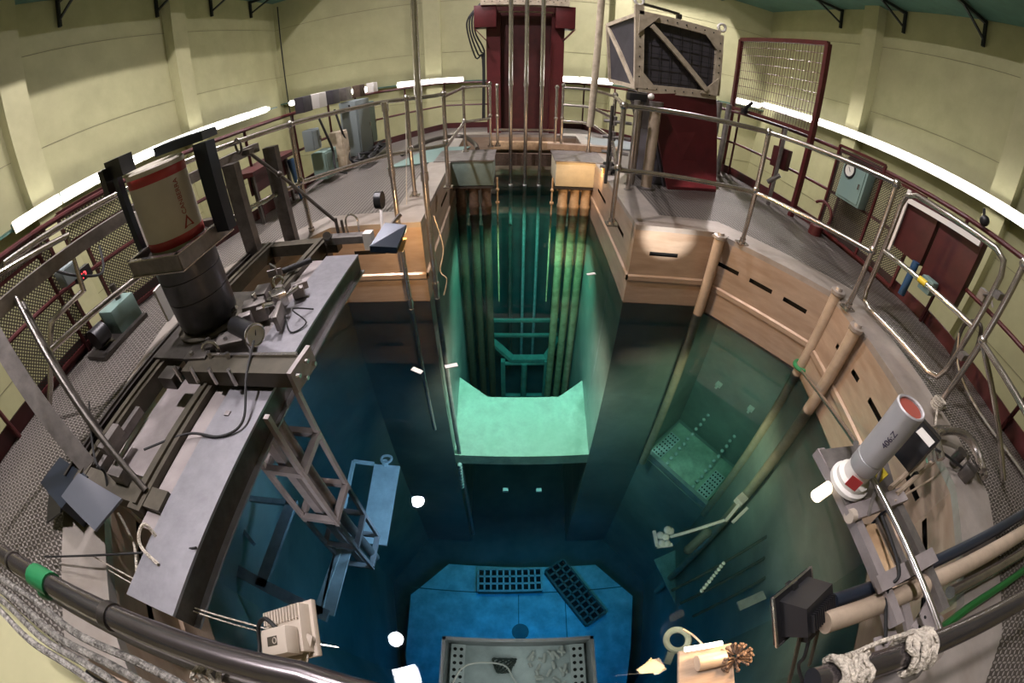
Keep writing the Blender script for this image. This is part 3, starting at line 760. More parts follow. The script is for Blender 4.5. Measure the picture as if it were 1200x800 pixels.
# ================================================================== RED RAMP AND CREAM RACK
rb, lb = V(2.86, 5.25, DECK), V(2.06, 5.1, DECK)
t = thing('shield_housing', 'dark red sheet steel housing with sloping front on the right deck', 'housing', rb)
bb = B(); bb.slab((1.62, 5.0, 2.1), (2.05, 5.0, DECK), (2.86, 5.15, DECK), (2.55, 5.05, 2.25), .04); obj('front_plate', bb, 'red_paint', t)
bb = B(); bb.slab((2.55, 5.06, 2.25), (2.86, 5.16, DECK), (2.9, 5.9, DECK), (2.6, 5.9, 2.25), .03); obj('side_plate', bb, 'red_dark', t)
bb = B(); bb.slab((1.60, 5.9, 2.1), (2.0, 5.9, DECK), (2.03, 5.1, DECK), (1.62, 5.06, 2.1), .03); obj('side_plate', bb, 'dark_panel', t)
bb = B(); bb.prism([(1.78, 5.2), (2.12, 5.15), (2.1, 5.9), (1.78, 5.9)], DECK, 2.05); obj('inner_box', bb, 'dark_panel', t)
t = thing('rack_frame', 'cream painted riveted frame with dark panels and diagonal braces on top of the red housing', 'frame', (1.95, 5.1, 2.15))
y0 = 5.05
TL, TR, BR, BL = V(1.44, y0, 3.08), V(2.50, y0, 3.02), V(2.54, y0, 2.22), V(1.5, y0, 2.16)
TL2, BL2 = V(1.24, y0 + .75, 2.98), V(1.32, y0 + .75, 2.2)
bb = B()
bb.slab(BL + V(.03, .03, 0), BR + V(0, .03, 0), TR + V(0, .03, 0), TL + V(.03, .03, 0), .03); obj('panel', bb, 'dark_panel', t)
bb = B(); bb.slab(BL2 + V(0, 0, 0), BL + V(0, .03, 0), TL + V(0, .03, 0), TL2, .03); obj('panel', bb, 'dark_panel', t)
for a, c, w_ in ((TL + V(0, 0, .12), BL, .11), (TR, BR, .09)):
    bb = B(); bb.bar(a, c, w_, .06); ps = obj('upright', bb, 'cream_paint', t)
    bb = B()
    for i in range(7): bb.sph(a.lerp(c, .14 + i * .12) + V(0, -.033, 0), .010, seg=6)
    split('rivet', bb, 'bracket_dark', ps)
for a, c in ((TL, TR), (BL, BR)):
    bb = B(); bb.bar(a, c, .06, .1); ps = obj('cross_bar', bb, 'cream_paint', t)
    bb = B()
    for i in range(8): bb.sph(a.lerp(c, .1 + i * .115) + V(0, -.033, 0), .010, seg=6)
    split('rivet', bb, 'bracket_dark', ps)
bb = B(); bb.bar(TL + V(.15, -.05, -.12), BR + V(-.16, -.05, .05), .05, .06); obj('diagonal_brace', bb, 'cream_paint', t)
for c, sx, sz in ((TL, 1, -1), (TR, -1, -1), (BR, -1, 1), (BL, 1, 1)):
    bb = B(); k = .24; bb.slab(c + V(0, -.035, 0), c + V(sx * k, -.035, 0), c + V(sx * k * .9, -.035, sz * .03), c + V(0, -.035, sz * k), .02); obj('gusset', bb, 'cream_paint', t)
for a, c in ((TL, TL2), (BL, BL2), (TL2, BL2), (TL2, BL + V(-.02, .1, .02))):
    bb = B(); bb.bar(a, c, .05, .05); obj('side_bar', bb, 'cream_paint', t)
for c in (TL + V(0, 0, .17), TR + V(.02, 0, .1)):
    bb = B(); bb.torus(c, .05, .018, (0, 1, 0), 16, 6); obj('lifting_eye', bb, 'white_plastic', t)
bb = B(); bb.bar(TL + V(.05, 0, .14), TL + V(.5, 0, .09), .04, .03); bb.box(TL + V(.5, 0, .06), (.06, .05, .06)); obj('latch_bar', bb, 'steel_dark', t)
bb = B(); bb.cyl(V(1.1, 5.9, 1.5), V(1.17, 5.9, 3.6), .05); bb.cyl(V(1.17, 5.9, 3.6), V(1.17, 5.9, 4.6), .05); tag(obj('standpipe', bb, 'cream_paint'), 'pale vertical pipe rising beside the cream framed rack', 'pipe')
for (x, y, r, lab) in ((1.72, 4.95, .07, 'thick pale vertical pipe standing before the red housing'), (1.52, 5.0, .05, 'grey vertical pipe left of the thick pale pipe before the red housing'), (1.42, 4.75, .03, 'thin grey pipe at the left of the pipe group before the red housing')):
    t = thing('deck_standpipe', lab, 'pipe', (x, y, DECK)); bb = B(); bb.cyl((x, y, DECK), (x, y, 2.0), r, seg=16); obj('pipe', bb, 'rail_grey' if r < .06 else 'pipe_tan', t)
    bb = B(); bb.cyl((x, y, DECK), (x, y, DECK + .03), r * 1.7, seg=16); bb.cyl((x, y, 1.96), (x, y, 2.02), r * 1.25, seg=16); split('flange', bb, 'steel_dull', t)
t = thing('valve_manifold', 'cluster of grey valves and small pipes between the standpipes', 'valve', (1.25, 5.1, 1.0))
for i in range(4):
    bb = B(); z = 1.1 + .2 * i; bb.cyl((1.12, 5.1, z), (1.45, 5.0, z), .022, seg=8); bb.cyl((1.25, 5.07, z - .05), (1.25, 5.07, z + .07), .03, seg=8); obj('branch', bb, 'steel_dull', t)
bb = B(); bb.cyl((1.2, 5.05, DECK), (1.2, 5.05, 1.9), .022, seg=8); bb.cyl((1.34, 5.1, DECK), (1.34, 5.1, 1.9), .018, seg=8); split('riser', bb, 'steel_dark', t)
t = thing('camera_housing', 'black box with white round end under the cream frame corner', 'camera', (1.5, 4.9, 2.0))
bb = B(); bb.box((1.45, 4.9, 2.05), (.22, .16, .1), bev=.02); obj('body', bb, 'black_plastic', t)
bb = B(); bb.sph((1.6, 4.82, 2.08), .04); obj('end_cap', bb, 'white_plastic', t)

# ================================================================== RIM PIPES AND POLES
def water_pipe(px, py, ztop, zbot, r, label, m='pipe_tan', shift=(0, 0)):
    p = at(px, py, 0); x, y = p.x + shift[0], p.y + shift[1]
    t = thing('rim_pipe', label, 'pipe', (x, y, zbot))
    bb = B(); bb.cyl((x, y, zbot), (x, y, ztop), r, seg=20); obj('pipe', bb, m, t)
    bb = B(); bb.lathe((x, y, ztop), [(r * 1.05, 0), (r * 1.25, .01), (r * 1.25, .04), (r * .7, .045), (r * .6, .07)], seg=20); obj('cap', bb, 'liner_top', t)
    bb = B(); bb.box((x * 1.02, y * 1.02, ztop + .0), (.16, .12, .02), rz=.6); obj('bracket', bb, 'liner_top', t)
    return t
water_pipe(817, 360, .90, -4.15, .055, 'tan vertical pipe standing at the far end of the right slotted panel', shift=(-.03, -.09))
water_pipe(938, 427, .93, -4.15, .055, 'tan vertical pipe with a green hose loop at the corner of the right panels', shift=(-.10, -.09))
water_pipe(953, 477, .90, -7.0, .055, 'tan vertical pipe nearest the grey canister on the right', shift=(-.06, 0))
for (px, py, tx, ty, zb, r, zt2, lab) in ((512, 350, 481, 0, -8.2, .030, None, 'tall steel pole at the left corner of the channel running up out of view'), (482, 363, 443, 127, -3.0, .024, 2.04, 'shorter steel pole in front of the orange lit left panel')):
    p = at(px, py, 0); zt3 = zt2 or 4.4
    q = up(tx, ty, p)
    t = thing('handling_pole', lab, 'pole', (p.x, p.y, zb))
    bb = B(); bb.cyl((p.x, p.y, .0), (p.x, p.y, zt3 if zt2 else 4.4), r, seg=14); obj('pole', bb, 'steel', t)
    bb = B(); bb.cyl((p.x, p.y, zb), (p.x, p.y, .01), r * 1.02, seg=14); obj('submerged_pole', bb, 'under_grey', t)
    bb = B()
    for z in ((.12, 1.3, 2.1, 3.0) if not zt2 else (.05, 1.42, 2.0)): bb.cyl((p.x, p.y, z), (p.x, p.y, z + .08), r * 1.3, seg=14)
    split('coupling', bb, 'steel', t)
bb = B(); p = at(512, 350, 0)
bb.tube([(p.x + .06, p.y - .02, .95), (p.x + .12, p.y, .6), (p.x + .07, p.y - .02, .35), (p.x + .13, p.y - .03, .25), (p.x + .08, p.y - .02, .05)], .006, 6, smooth=6)
tag(obj('hanging_line', bb, 'rope'), 'thin cord with hooks dangling beside the tall pole at the channel corner', 'cord')
bb = B(); bb.tube([(p.x - .35, p.y + .9, 2.0), (p.x - .33, p.y + .7, 1.5), (p.x - .3, p.y + .35, .95)], .005, 6)
tag(obj('hanging_line', bb, 'rope'), 'thin pale cord hanging from the left rail behind the two poles', 'cord')

# right recess under water
def strip_with_holes(bb, nf, parent):
    for i, f in enumerate(bb.b.faces): f.material_index = 1 if i >= nf else 0
    return obj('perforated_strip', bb, ['under_white', 'slot_black'], parent)
t = thing('recess_tray', 'steel tray with perforated side strips under water in the right recess', 'tray', (2.4, 2.95, -4.15))
ed = (RB - RA).normalized(); O3 = lambda s_, w_, z: V(RA.x + ed.x * s_ + dn.x * w_, RA.y + ed.y * s_ + dn.y * w_, z)
LL = (RB - RA).length
bb = B(); bb.slab(O3(.05, .05, -4.12), O3(.05, .85, -4.12), O3(LL - .05, .85, -4.12), O3(LL - .05, .05, -4.12), .03); obj('base_plate', bb, 'sill_plate', t)
bb = B(); bb.bar(O3(0, .03, -4.08), O3(LL, .03, -4.08), .06, .16); obj('front_rim', bb, 'under_grey', t)
for s0 in (.08, LL - .28):
    bb = B(); bb.slab(O3(s0, .1, -4.08), O3(s0, .6, -4.08), O3(s0 + .2, .6, -4.08), O3(s0 + .2, .1, -4.08), .02); nf = len(bb.b.faces)
    for i in range(4):
        for j in range(7): bb.cyl(O3(s0 + .03 + i * .048, .14 + j * .07, -4.079), O3(s0 + .03 + i * .048, .14 + j * .07, -4.074), .014, seg=8)
    strip_with_holes(bb, nf, t)
for s0 in (.36, LL - .42):
    bb = B(); a = O3(s0, .1, -4.05)
    for i in range(11): bb.sph(O3(s0 + .01 * (i % 2), .1 + i * .085, -4.03 + .05 * i), .032, seg=8)
    o = obj('float_chain', bb, 'under_white'); tag(o, 'string of white floats under water at the %s side of the recess tray' % ('right' if s0 < .5 else 'left'), 'floats')
for s0, lab in ((.35, 'right'), (.95, 'left')):
    bb = B(); bb.box(O3(s0, .92, -2.6), (.09, .09, .05), rz=.63); bb.cyl(O3(s0, .9, -2.6), O3(s0, .82, -2.6), .02); tag(obj('wall_fitting', bb, 'under_white'), f'small pale fitting on the back wall of the recess, {lab} one', 'fitting')
# clamp and manipulator under water
p1 = un(868, 590, -1.2); p2 = un(858, 605, -1.35); p3 = un(782, 628, -1.6); p0 = un(880, 598, -1.2)
t = thing('underwater_clamp', 'pale underwater clamp box on the nearest right pipe with a long thin arm', 'clamp', p1)
bb = B(); bb.box(un(870, 583, -1.15), (.09, .09, .10), rz=.5); obj('clamp_block', bb, 'under_white', t)
bb = B(); bb.bar(un(868, 588, -1.2), un(852, 608, -1.3), .03, .10); bb.bar(un(878, 592, -1.2), un(860, 610, -1.3), .03, .04); split('side_bar', bb, 'under_white', t)
bb = B(); bb.cyl(un(851, 607, -1.3), p3 + V(.05, .0, 0), .016); obj('arm', bb, 'under_white', t)
bb = B(); 
for dx, dy, dz in ((0, 0, 0), (.05, .05, .03), (-.05, .03, 0), (-.05, -.05, 0), (.02, .06, .05), (.0, -.06, 0)): bb.sph(p3 + V(dx, dy, dz), .04, seg=8)
bb.bar(p3 + V(-.1, -.08, 0), p3 + V(.05, -.08, 0), .03, .03); bb.bar(p3 + V(-.1, -.08, 0), p3 + V(-.1, .08, 0), .03, .03)
obj('gripper', bb, 'under_white', t)
bb = B(); bb.cyl(un(829, 623, -2.0), un(808, 643, -2.1), .05); bb.sph(un(830, 622, -2.0), .06); bb.sph(un(808, 643, -2.1), .045)
tag(obj('submerged_cylinder', bb, 'under_dark'), 'dark submerged cylinder lying below the thin underwater arm', 'cylinder')

# platform and fuel racks on the pool floor
PZ = -7.8
PL = [(-1.25, 2.80), (1.70, 2.76), (2.38, 2.02), (2.22, .95), (2.0, -.1), (-1.75, -.1), (-1.93, .85), (-1.95, 2.08)]
t = thing('pool_floor_plinth', 'eight-sided blue lit plinth on the pool floor', 'plinth', (.2, 1.3, -8.6))
bb = B(); bb.prism(PL, -8.6, PZ); obj('slab', bb, 'platform_blue', t)
bb = B(); bb.bar((-1.93, 2.24, PZ + .003), (2.2, 2.24, PZ + .003), .02, .01); bb.bar((.15, 2.2, PZ + .003), (.15, 0, PZ + .003), .015, .008); bb.bar((1.05, 2.2, PZ + .003), (1.05, 0, PZ + .003), .015, .008); split('seam', bb, 'under_dark', t)
bb = B(); bb.cyl((.18, 1.45, PZ), (.18, 1.45, PZ + .02), .16, seg=28); obj('round_port', bb, 'under_dark', t)
def rack(c, l, w_, ang, nx, ny, label, m):
    t = thing('fuel_rack', label, 'rack', c)
    R = Matrix.Rotation(ang, 4, 'Z'); c = Vector(c); H = .28; tk = .035
    def pt(x, y, z): return c + (R @ V(x, y, z))
    bb = B()
    for i in range(nx + 1):
        x = -l / 2 + l * i / nx; bb.slab(pt(x - tk / 2, -w_ / 2, H), pt(x + tk / 2, -w_ / 2, H), pt(x + tk / 2, w_ / 2, H), pt(x - tk / 2, w_ / 2, H), .03)
    for j in range(ny + 1):
        y = -w_ / 2 + w_ * j / ny; bb.slab(pt(-l / 2, y - tk / 2, H), pt(l / 2, y - tk / 2, H), pt(l / 2, y + tk / 2, H), pt(-l / 2, y + tk / 2, H), .03)
    obj('top_grid', bb, m, t)
    for sy in (-1, 1):
        bb = B(); bb.bar(pt(-l / 2, sy * w_ / 2, H / 2), pt(l / 2, sy * w_ / 2, H / 2), .02, H); obj('side_wall', bb, 'under_dark', t)
    for sx in (-1, 1):
        bb = B(); bb.bar(pt(sx * l / 2, -w_ / 2, H / 2), pt(sx * l / 2, w_ / 2, H / 2), .02, H); obj('end_wall', bb, 'under_dark', t)
    bb = B(); bb.slab(pt(-l / 2, -w_ / 2, .06), pt(l / 2, -w_ / 2, .06), pt(l / 2, w_ / 2, .06), pt(-l / 2, w_ / 2, .06), .03); obj('bottom_plate', bb, 'slot_black', t)
rack((-.02, 2.45, PZ), 1.22, .44, .02, 10, 3, 'pale grid topped storage rack lying level on the pool floor plinth', 'under_grey')
rack((1.22, 2.18, PZ), 1.35, .44, math.atan2(-1.15, .75), 10, 3, 'dark grid topped storage rack lying at an angle on the pool floor plinth', 'under_dark')

# open tray near the surface at the bottom
t = thing('sample_tray', 'open grey tray of white offcuts just under the water at the bottom', 'tray', (.045, .1, -.9))
X0, X1, Y0_, Y1, zr, zf = -.41, .50, -.22, .42, -.50, -.78
bb = B(); bb.box(((X0 + X1) / 2, (Y0_ + Y1) / 2, zf), (X1 - X0, Y1 - Y0_, .02)); obj('base', bb, 'under_white', t)
for a, c in (((X0, Y1), (X1, Y1)), ((X0, Y0_), (X0, Y1)), ((X1, Y0_), (X1, Y1)), ((X0, Y0_), (X1, Y0_))):
    bb = B(); bb.bar((a[0], a[1], (zr + zf) / 2), (c[0], c[1], (zr + zf) / 2), .022, zr - zf, ext=.01); obj('side', bb, 'under_grey', t)
for x in (X0 + .08, X1 - .08):
    bb = B(); bb.box((x, .1, zf + .12), (.09, .6, .015)); nf = len(bb.b.faces)
    for i in range(2):
        for j in range(12): bb.cyl((x - .02 + i * .04, -.15 + j * .047, zf + .1276), (x - .02 + i * .04, -.15 + j * .047, zf + .13), .012, seg=8)
    strip_with_holes(bb, nf, t)
random.seed(3)
for i in range(30):
    x = random.uniform(.12, .36); y = random.uniform(.12, .37); a = random.uniform(0, PI); l = random.uniform(.015, .035)
    bb = B(); z = zf + .03 + .012 * (i % 3); bb.cyl((x - l * math.cos(a), y - l * math.sin(a), z), (x + l * math.cos(a), y + l * math.sin(a), z), .0105, seg=7)
    tag(obj('tube_offcut', bb, 'white_plastic'), 'short white tube offcut in the heap on the right side of the sample tray', 'tube', 'white tube offcuts in the sample tray')
bb = B(); pts = []
for i in range(50): a = i * .9; pts.append((-.04 + .06 * math.cos(a) * (1 + .3 * math.sin(i)), .27 + .05 * math.sin(a * 1.1), zf + .03 + .001 * i))
bb.tube(pts, .005, 5, smooth=3); tag(obj('tangled_wire', bb, 'under_dark'), 'tangle of dark wire in the middle of the sample tray', 'wire')
bb = B(); bb.box((-.22, .06, zf + .03), (.18, .15, .03)); bb.box((-.22, .06, zf + .05), (.15, .12, .02)); tag(obj('sample_plate', bb, 'under_grey'), 'small grey gridded plate at the left in the sample tray', 'plate')
bb = B(); bb.tube([(-.36, -.2, -.3), (-.33, .1, -.35), (-.25, .25, -.45), (-.05, .27, -.62), (.02, .18, -.7), (.1, .05, -.72)], .006, 6, smooth=8); tag(obj('thin_hose', bb, 'white_plastic'), 'thin pale hose looping over the left edge of the sample tray', 'hose')

# ================================================================== LEFT SIDE: BEAM, CARRIAGE, CASK
t = thing('walkway_beam', 'long pale grey steel beam lying along the left side of the pool', 'beam', (-1.3, 1.2, .9))
bb = B(); bb.box((-1.285, 1.32, 1.045), (.27, 2.53, .015)); obj('top_flange', bb, 'beam_alu', t)
bb = B(); bb.box((-1.16, 1.32, .975), (.012, 2.53, .13)); obj('web', bb, 'steel_dark', t)
bb = B(); bb.box((-1.15, 1.32, .912), (.05, 2.53, .012)); obj('lower_flange', bb, 'beam_alu', t)
bb = B(); bb.box((-1.48, 1.45, 1.03), (.10, 2.2, .012)); tag(obj('side_plate', bb, 'lavender_plate'), 'narrow pale plate between the grey beam and the brown rail', 'plate')
t = thing('carriage_frame', 'dark olive steel rail frame carrying the grey cask over the left rim', 'frame', (-1.8, 1.7, .95))
for x, w_, m in ((-2.12, .09, 'olive_steel'), (-1.58, .09, 'olive_steel'), (-2.24, .06, 'steel_dark')):
    bb = B(); bb.box((x, 1.65, 1.02), (w_, 2.5, .11)); bb.box((x, 1.65, 1.08), (w_ * .35, 2.45, .02)); obj('rail', bb, m, t)
for y in (2.86, .48):
    bb = B(); bb.box((-1.85, y, 1.02), (.85, .10, .10)); obj('cross_bar', bb, 'olive_steel', t)
for x, y in ((-2.12, 2.86), (-1.58, 2.86), (-2.12, .48), (-1.58, .48)):
    bb = B(); bb.box((x, y, .95), (.1, .1, .1)); obj('foot', bb, 'steel_dark', t)
bb = B(); bb.bar((-2.06, .98, 1.02), (-2.06, .55, 1.02), .05, .05); bb.box((-2.0, .7, 1.1), (.06, .16, .06)); bb.box((-1.75, .52, 1.1), (.10, .05, .08)); split('stop_block', bb, 'steel_dull', t)

t = thing('shield_cask', 'tall cylinder with grey lower half and white upper half with red bands', 'cask', (-1.90, 1.69, 1.13))
cx, cy_ = -1.90, 1.69
bb = B(); bb.lathe((cx, cy_, 0), [(.16, 1.11), (.185, 1.13), (.201, 1.16), (.204, 1.2), (.204, 1.34), (.199, 1.343), (.204, 1.347), (.204, 1.48), (.199, 1.483), (.204, 1.487), (.204, 1.62)], seg=48); obj('lower_body', bb, 'cask_grey', t)
bb = B(); bb.lathe((cx, cy_, 0), [(.172, 1.66), (.177, 1.665), (.177, 2.13), (.168, 2.14)], seg=48); ub = obj('upper_body', bb, 'cask_white', t)
for z0, z1 in ((1.685, 1.735), (2.055, 2.105)):
    bb = B(); bb.lathe((cx, cy_, 0), [(.1778, z0), (.1782, z0 + .001), (.1782, z1 - .001), (.1778, z1)], seg=48); obj('red_band', bb, 'band_red', ub)
bb = B(); bb.lathe((cx, cy_, 0), [(.18, 1.62), (.20, 1.62), (.20, 1.66), (.16, 1.66)], seg=48); obj('joint_ring', bb, 'steel_dark', t)
ang0 = math.atan2(-1.69, 1.90) + .52
def curl(z0, a0, rr=.1784):
    def f(x, y, z): a = a0 - y / rr; return V(cx + (rr + z) * math.cos(a), cy_ + (rr + z) * math.sin(a), z0 + x)
    return f
text_obj('lettering', 'CANBERRA', .040, 'ink_red', ub, curl(1.83, ang0 + .05))
bb = bmesh.new()
f = curl(1.755, ang0 - .12)
tri = [(.0, .0), (.0, .075), (.07, .038)]; tri2 = [(.011, .018), (.011, .057), (.048, .038)]
vs = [bb.verts.new(f(x, y - .06, .0006)) for x, y in tri]; vi = [bb.verts.new(f(x, y - .06, .0006)) for x, y in tri2]
for i in range(3): bb.faces.new((vs[i], vs[(i + 1) % 3], vi[(i + 1) % 3], vi[i]))
obj('triangle_mark', bb, 'ink_red', ub)
t = thing('cask_cradle', 'grey square collar and dark uprights holding the two-tone cask', 'cradle', (cx, cy_, 1.1))
for a, c in (((cx - .22, cy_ - .24), (cx + .22, cy_ - .24)), ((cx + .22, cy_ - .24), (cx + .22, cy_ + .24)), ((cx + .22, cy_ + .24), (cx - .22, cy_ + .24)), ((cx - .22, cy_ + .24), (cx - .22, cy_ - .24))):
    bb = B(); bb.bar((*a, 1.64), (*c, 1.64), .012, .09); cch = obj('collar_channel', bb, 'steel_dull', t)
    for zz_ in (1.688, 1.592): bb = B(); bb.bar((*a, zz_), (*c, zz_), .03, .007, ext=.012); obj('edge_flange', bb, 'steel', cch)
_lu = at(168, 300, 1.65)
for x, y, w_ in ((-1.63, 1.84, .10), (_lu.x, _lu.y, .05)):
    bb = B(); bb.box((x, y, 1.90), (w_, w_ * .8, .52)); obj('upright', bb, 'navy_steel', t)
bb = B(); bb.slab((cx + .30, cy_ + .12, 2.17), (cx + .05, cy_ - .02, 2.17), (cx - .02, cy_ + .18, 2.17), (cx + .26, cy_ + .30, 2.17), .05); obj('top_plate', bb, 'navy_steel', t)
bb = B(); bb.box((cx - .12, cy_ - .14, 2.2), (.14, .10, .10)); bb.box((cx - .2, cy_ - .2, 2.15), (.05, .05, .14)); obj('clamp_head', bb, 'black_plastic', t)
bb = B(); bb.lathe((cx, cy_, 0), [(.21, 1.09), (.24, 1.10), (.24, 1.12), (.17, 1.13)], seg=32); obj('base_ring', bb, 'olive_steel', t)
bb = B(); bb.box((cx + .04, cy_ - .02, 1.095), (.62, .7, .02)); obj('base_plate', bb, 'steel_dark', t)

# bent steel frame with posts and long top bar
t = thing('gantry_frame', 'grey steel frame of square posts under one long top bar behind the cask', 'frame', (-2.4, 2, .95))
bb = B(); bb.bar((-2.60, .70, 1.86), (-2.42, 1.9, 1.87), .05, .08); bb.bar((-2.42, 1.9, 1.87), (-2.26, 3.25, 1.88), .05, .08); obj('top_bar', bb, 'steel_dull', t)
for x, y, zz in ((-2.20, 2.74, .95), (-2.12, 3.25, .9)):
    bb = B(); bb.box((x, y, (zz + 1.86) / 2), (.12, .09, 1.86 - zz), rz=.1); bb.box((x + .062, y - .0, (zz + 1.86) / 2), (.008, .09, 1.86 - zz), rz=.1); obj('post', bb, 'steel_dark', t)
bb = B(); bb.box((-2.42, 1.95, 1.38), (.10, .10, 1.0)); obj('post', bb, 'steel_dull', t)
bb = B(); bb.bar((-2.62, .70, 1.82), (-2.10, .53, 1.05), .10, .05); obj('leaning_bar', bb, 'steel_dull', t)
bb = B(); bb.cyl((-2.8, 1.0, 1.75), (-2.15, .72, 1.05), .03); bb.cyl((-2.55, .9, 1.85), (-1.55, .5, 1.08), .016); split('brace_tube', bb, 'steel_dark', t)
bb = B(); bb.tube([(-3.3, .85, .9), (-3.05, .95, 1.15), (-2.75, 1.1, 1.55), (-2.6, 1.35, 1.6), (-2.58, 1.4, 1.95), (-2.7, .9, 2.0), (-2.95, .2, 2.0)], .022, 10)
tag(obj('bent_rail', bb, 'rail_grey'), 'bent grey handrail tube crossing at the far left behind the leaning bar', 'rail')
bb = B(); bb.tube([(-2.14, 2.93, 1.9), (-1.95, 3.2, 1.5), (-1.6, 3.25, 1.08)], .017, 8); bb.sph((-2.0, 3.12, 1.62), .03)
tag(obj('strut_rod', bb, 'steel_dark'), 'thin dark strut rod sloping from the top bar down to the small clamps', 'rod')
bb = B(); bb.torus((-2.2, 2.9, 1.97), .06, .012, (.6, 1, 0), 16, 6); bb.box((-2.15, 2.95, 1.9), (.08, .08, .04))
tag(obj('shackle', bb, 'steel_dark'), 'dark shackle ring on the far end of the long top bar', 'shackle')
for k, (p, lab) in enumerate((((-2.36, 1.78, 1.70), 'upper white panel strip on the post beside the cask'), ((-2.30, 1.70, 1.25), 'lower white panel strip on the post beside the cask'))):
    bb = B(); bb.box(p, (.02, .09, .34 - .1 * k), rz=.2); tag(obj('panel_strip', bb, 'white_plastic'), lab, 'panel')

# drive gear on the carriage
t = thing('drive_unit', 'small motor drive with round white dial on the carriage beside the cask', 'motor', (-1.45, 1.45, 1.07))
bb = B(); bb.box((-1.50, 1.42, 1.14), (.20, .12, .10), rz=.3, bev=.008); obj('gearbox', bb, 'steel_dull', t)
bb = B(); bb.cyl((-1.52, 1.50, 1.2), (-1.34, 1.42, 1.2), .055, seg=20); obj('motor_body', bb, 'black_plastic', t)
bb = B(); bb.cyl((-1.34, 1.42, 1.2), (-1.325, 1.413, 1.2), .060, seg=28); dl = obj('dial_face', bb, 'gauge_face', t)
bb = B(); bb.torus((-1.327, 1.414, 1.2), .060, .007, (.92, -.4, 0), 28, 6); obj('dial_rim', bb, 'steel', dl)
bb = B(); bb.bar((-1.322, 1.412, 1.2), (-1.321, 1.43, 1.235), .004, .004); obj('needle', bb, 'black_plastic', dl)
bb = B(); bb.bar((-1.72, 1.22, 1.12), (-1.0, 1.24, 1.12), .13, .09); obj('arm', bb, 'olive_steel', t)
bb = B(); bb.bar((-1.6, 1.28, 1.17), (-1.02, 1.30, 1.17), .02, .02); obj('lead_screw', bb, 'steel', t)
bb = B(); bb.bar((-1.0, 1.16, 1.12), (-.98, 1.36, 1.12), .025, .12); ep = obj('end_plate', bb, 'lavender_plate', t)
bb = B()
for i in range(4): bb.cyl((-.975, 1.18 + i * .05, 1.12 + .03 * (-1) ** i), (-.955, 1.18 + i * .05, 1.12 + .03 * (-1) ** i), .012, seg=8)
split('bolt', bb, 'steel', ep)
for (x, y, z, s, m, rz) in ((-1.55, 1.75, 1.13, (.14, .10, .12), 'steel_dull', .4), (-1.42, 1.85, 1.15, (.10, .09, .09), 'steel', .7), (-1.62, 1.95, 1.12, (.10, .14, .08), 'steel_dark', .2), (-1.38, 2.02, 1.10, (.08, .12, .07), 'steel_dull', .5), (-1.68, 1.3, 1.13, (.16, .12, .10), 'steel_dark', .1), (-1.5, 1.58, 1.16, (.08, .05, .12), 'lavender_plate', .5), (-1.82, 1.15, 1.12, (.12, .1, .08), 'steel_dark', 0), (-1.35, 1.70, 1.12, (.03, .18, .10), 'steel_dull', .3)):
    bb = B(); bb.box((x, y, z), s, rz=rz, bev=.006); obj('bracket_block', bb, m, t)
bb = B()
for i in range(10): a = random.random() * 6; bb.cyl((-1.75 + .045 * i, 1.15 + .12 * (i % 3), 1.1), (-1.75 + .045 * i, 1.15 + .12 * (i % 3), 1.2), .013, seg=8)
split('stud', bb, 'steel', t)
bb = B(); bb.torus((-1.6, 1.32, 1.17), .05, .012, (.3, -1, .2), 16, 6); bb.torus((-1.5, 2.0, 1.18), .035, .009, (.3, -1, .8), 16, 6); split('ring', bb, 'steel', t)
bb = B(); bb.tube([(-1.32, 1.38, 1.19), (-1.25, 1.15, 1.16), (-1.2, .95, 1.08), (-1.3, .86, 1.06), (-1.5, .84, 1.07), (-1.72, .7, 1.08)], .007, 6, smooth=8)
tag(obj('cable', bb, 'black_rubber'), 'black cable curving from the dial over the pale grey beam', 'cable')
bb = B(); bb.tube([(-1.2, 1.85, 1.06), (-1.28, 1.75, 1.13), (-1.18, 1.7, 1.07), (-1.25, 1.62, 1.06), (-1.35, 1.75, 1.08)], .005, 6, smooth=6)
tag(obj('cable', bb, 'black_rubber'), 'small loop of black cable on the beam beyond the dial', 'cable')
bb = B(); bb.cyl((-1.62, 2.25, 1.12), (-1.45, 2.4, 1.12), .022); tag(obj('black_grip', bb, 'black_rubber'), 'short black rubber grip lying between the carriage rails', 'grip')

# clamps and lamp at the far end of the beam
t = thing('clamp_set', 'set of small clamps and a chrome loop at the far end of the left beam', 'clamp', (-1.4, 2.85, 1.05))
bb = B(); bb.box((-1.32, 2.84, 1.08), (.40, .10, .06)); obj('base_bar', bb, 'steel_dull', t)
bb = B(); bb.tube([(-1.34, 2.9, 1.1), (-1.34, 2.9, 1.22), (-1.29, 2.9, 1.26), (-1.24, 2.9, 1.22), (-1.24, 2.9, 1.1)], .008, 6, smooth=4); obj('chrome_loop', bb, 'steel', t)
bb = B(); bb.cyl((-1.43, 2.9, 1.1), (-1.43, 2.9, 1.24), .014); bb.cyl((-1.38, 2.9, 1.1), (-1.38, 2.9, 1.22), .012); bb.cyl((-1.5, 2.85, 1.1), (-1.48, 2.78, 1.14), .035); split('stud', bb, 'steel_dark', t)
bb = B(); bb.box((-1.12, 2.78, 1.08), (.07, .08, .14)); obj('white_knuckle', bb, 'white_plastic', t)
t = thing('work_lamp', 'black work lamp clamped at the far end of the beam lighting the left panel', 'lamp', (-1.0, 2.8, 1.1))
bb = B(); bb.slab((-1.06, 2.62, 1.10), (-.86, 2.66, 1.06), (-.82, 2.86, 1.16), (-1.0, 2.88, 1.18), .07); obj('lamp_body', bb, 'navy_steel', t)
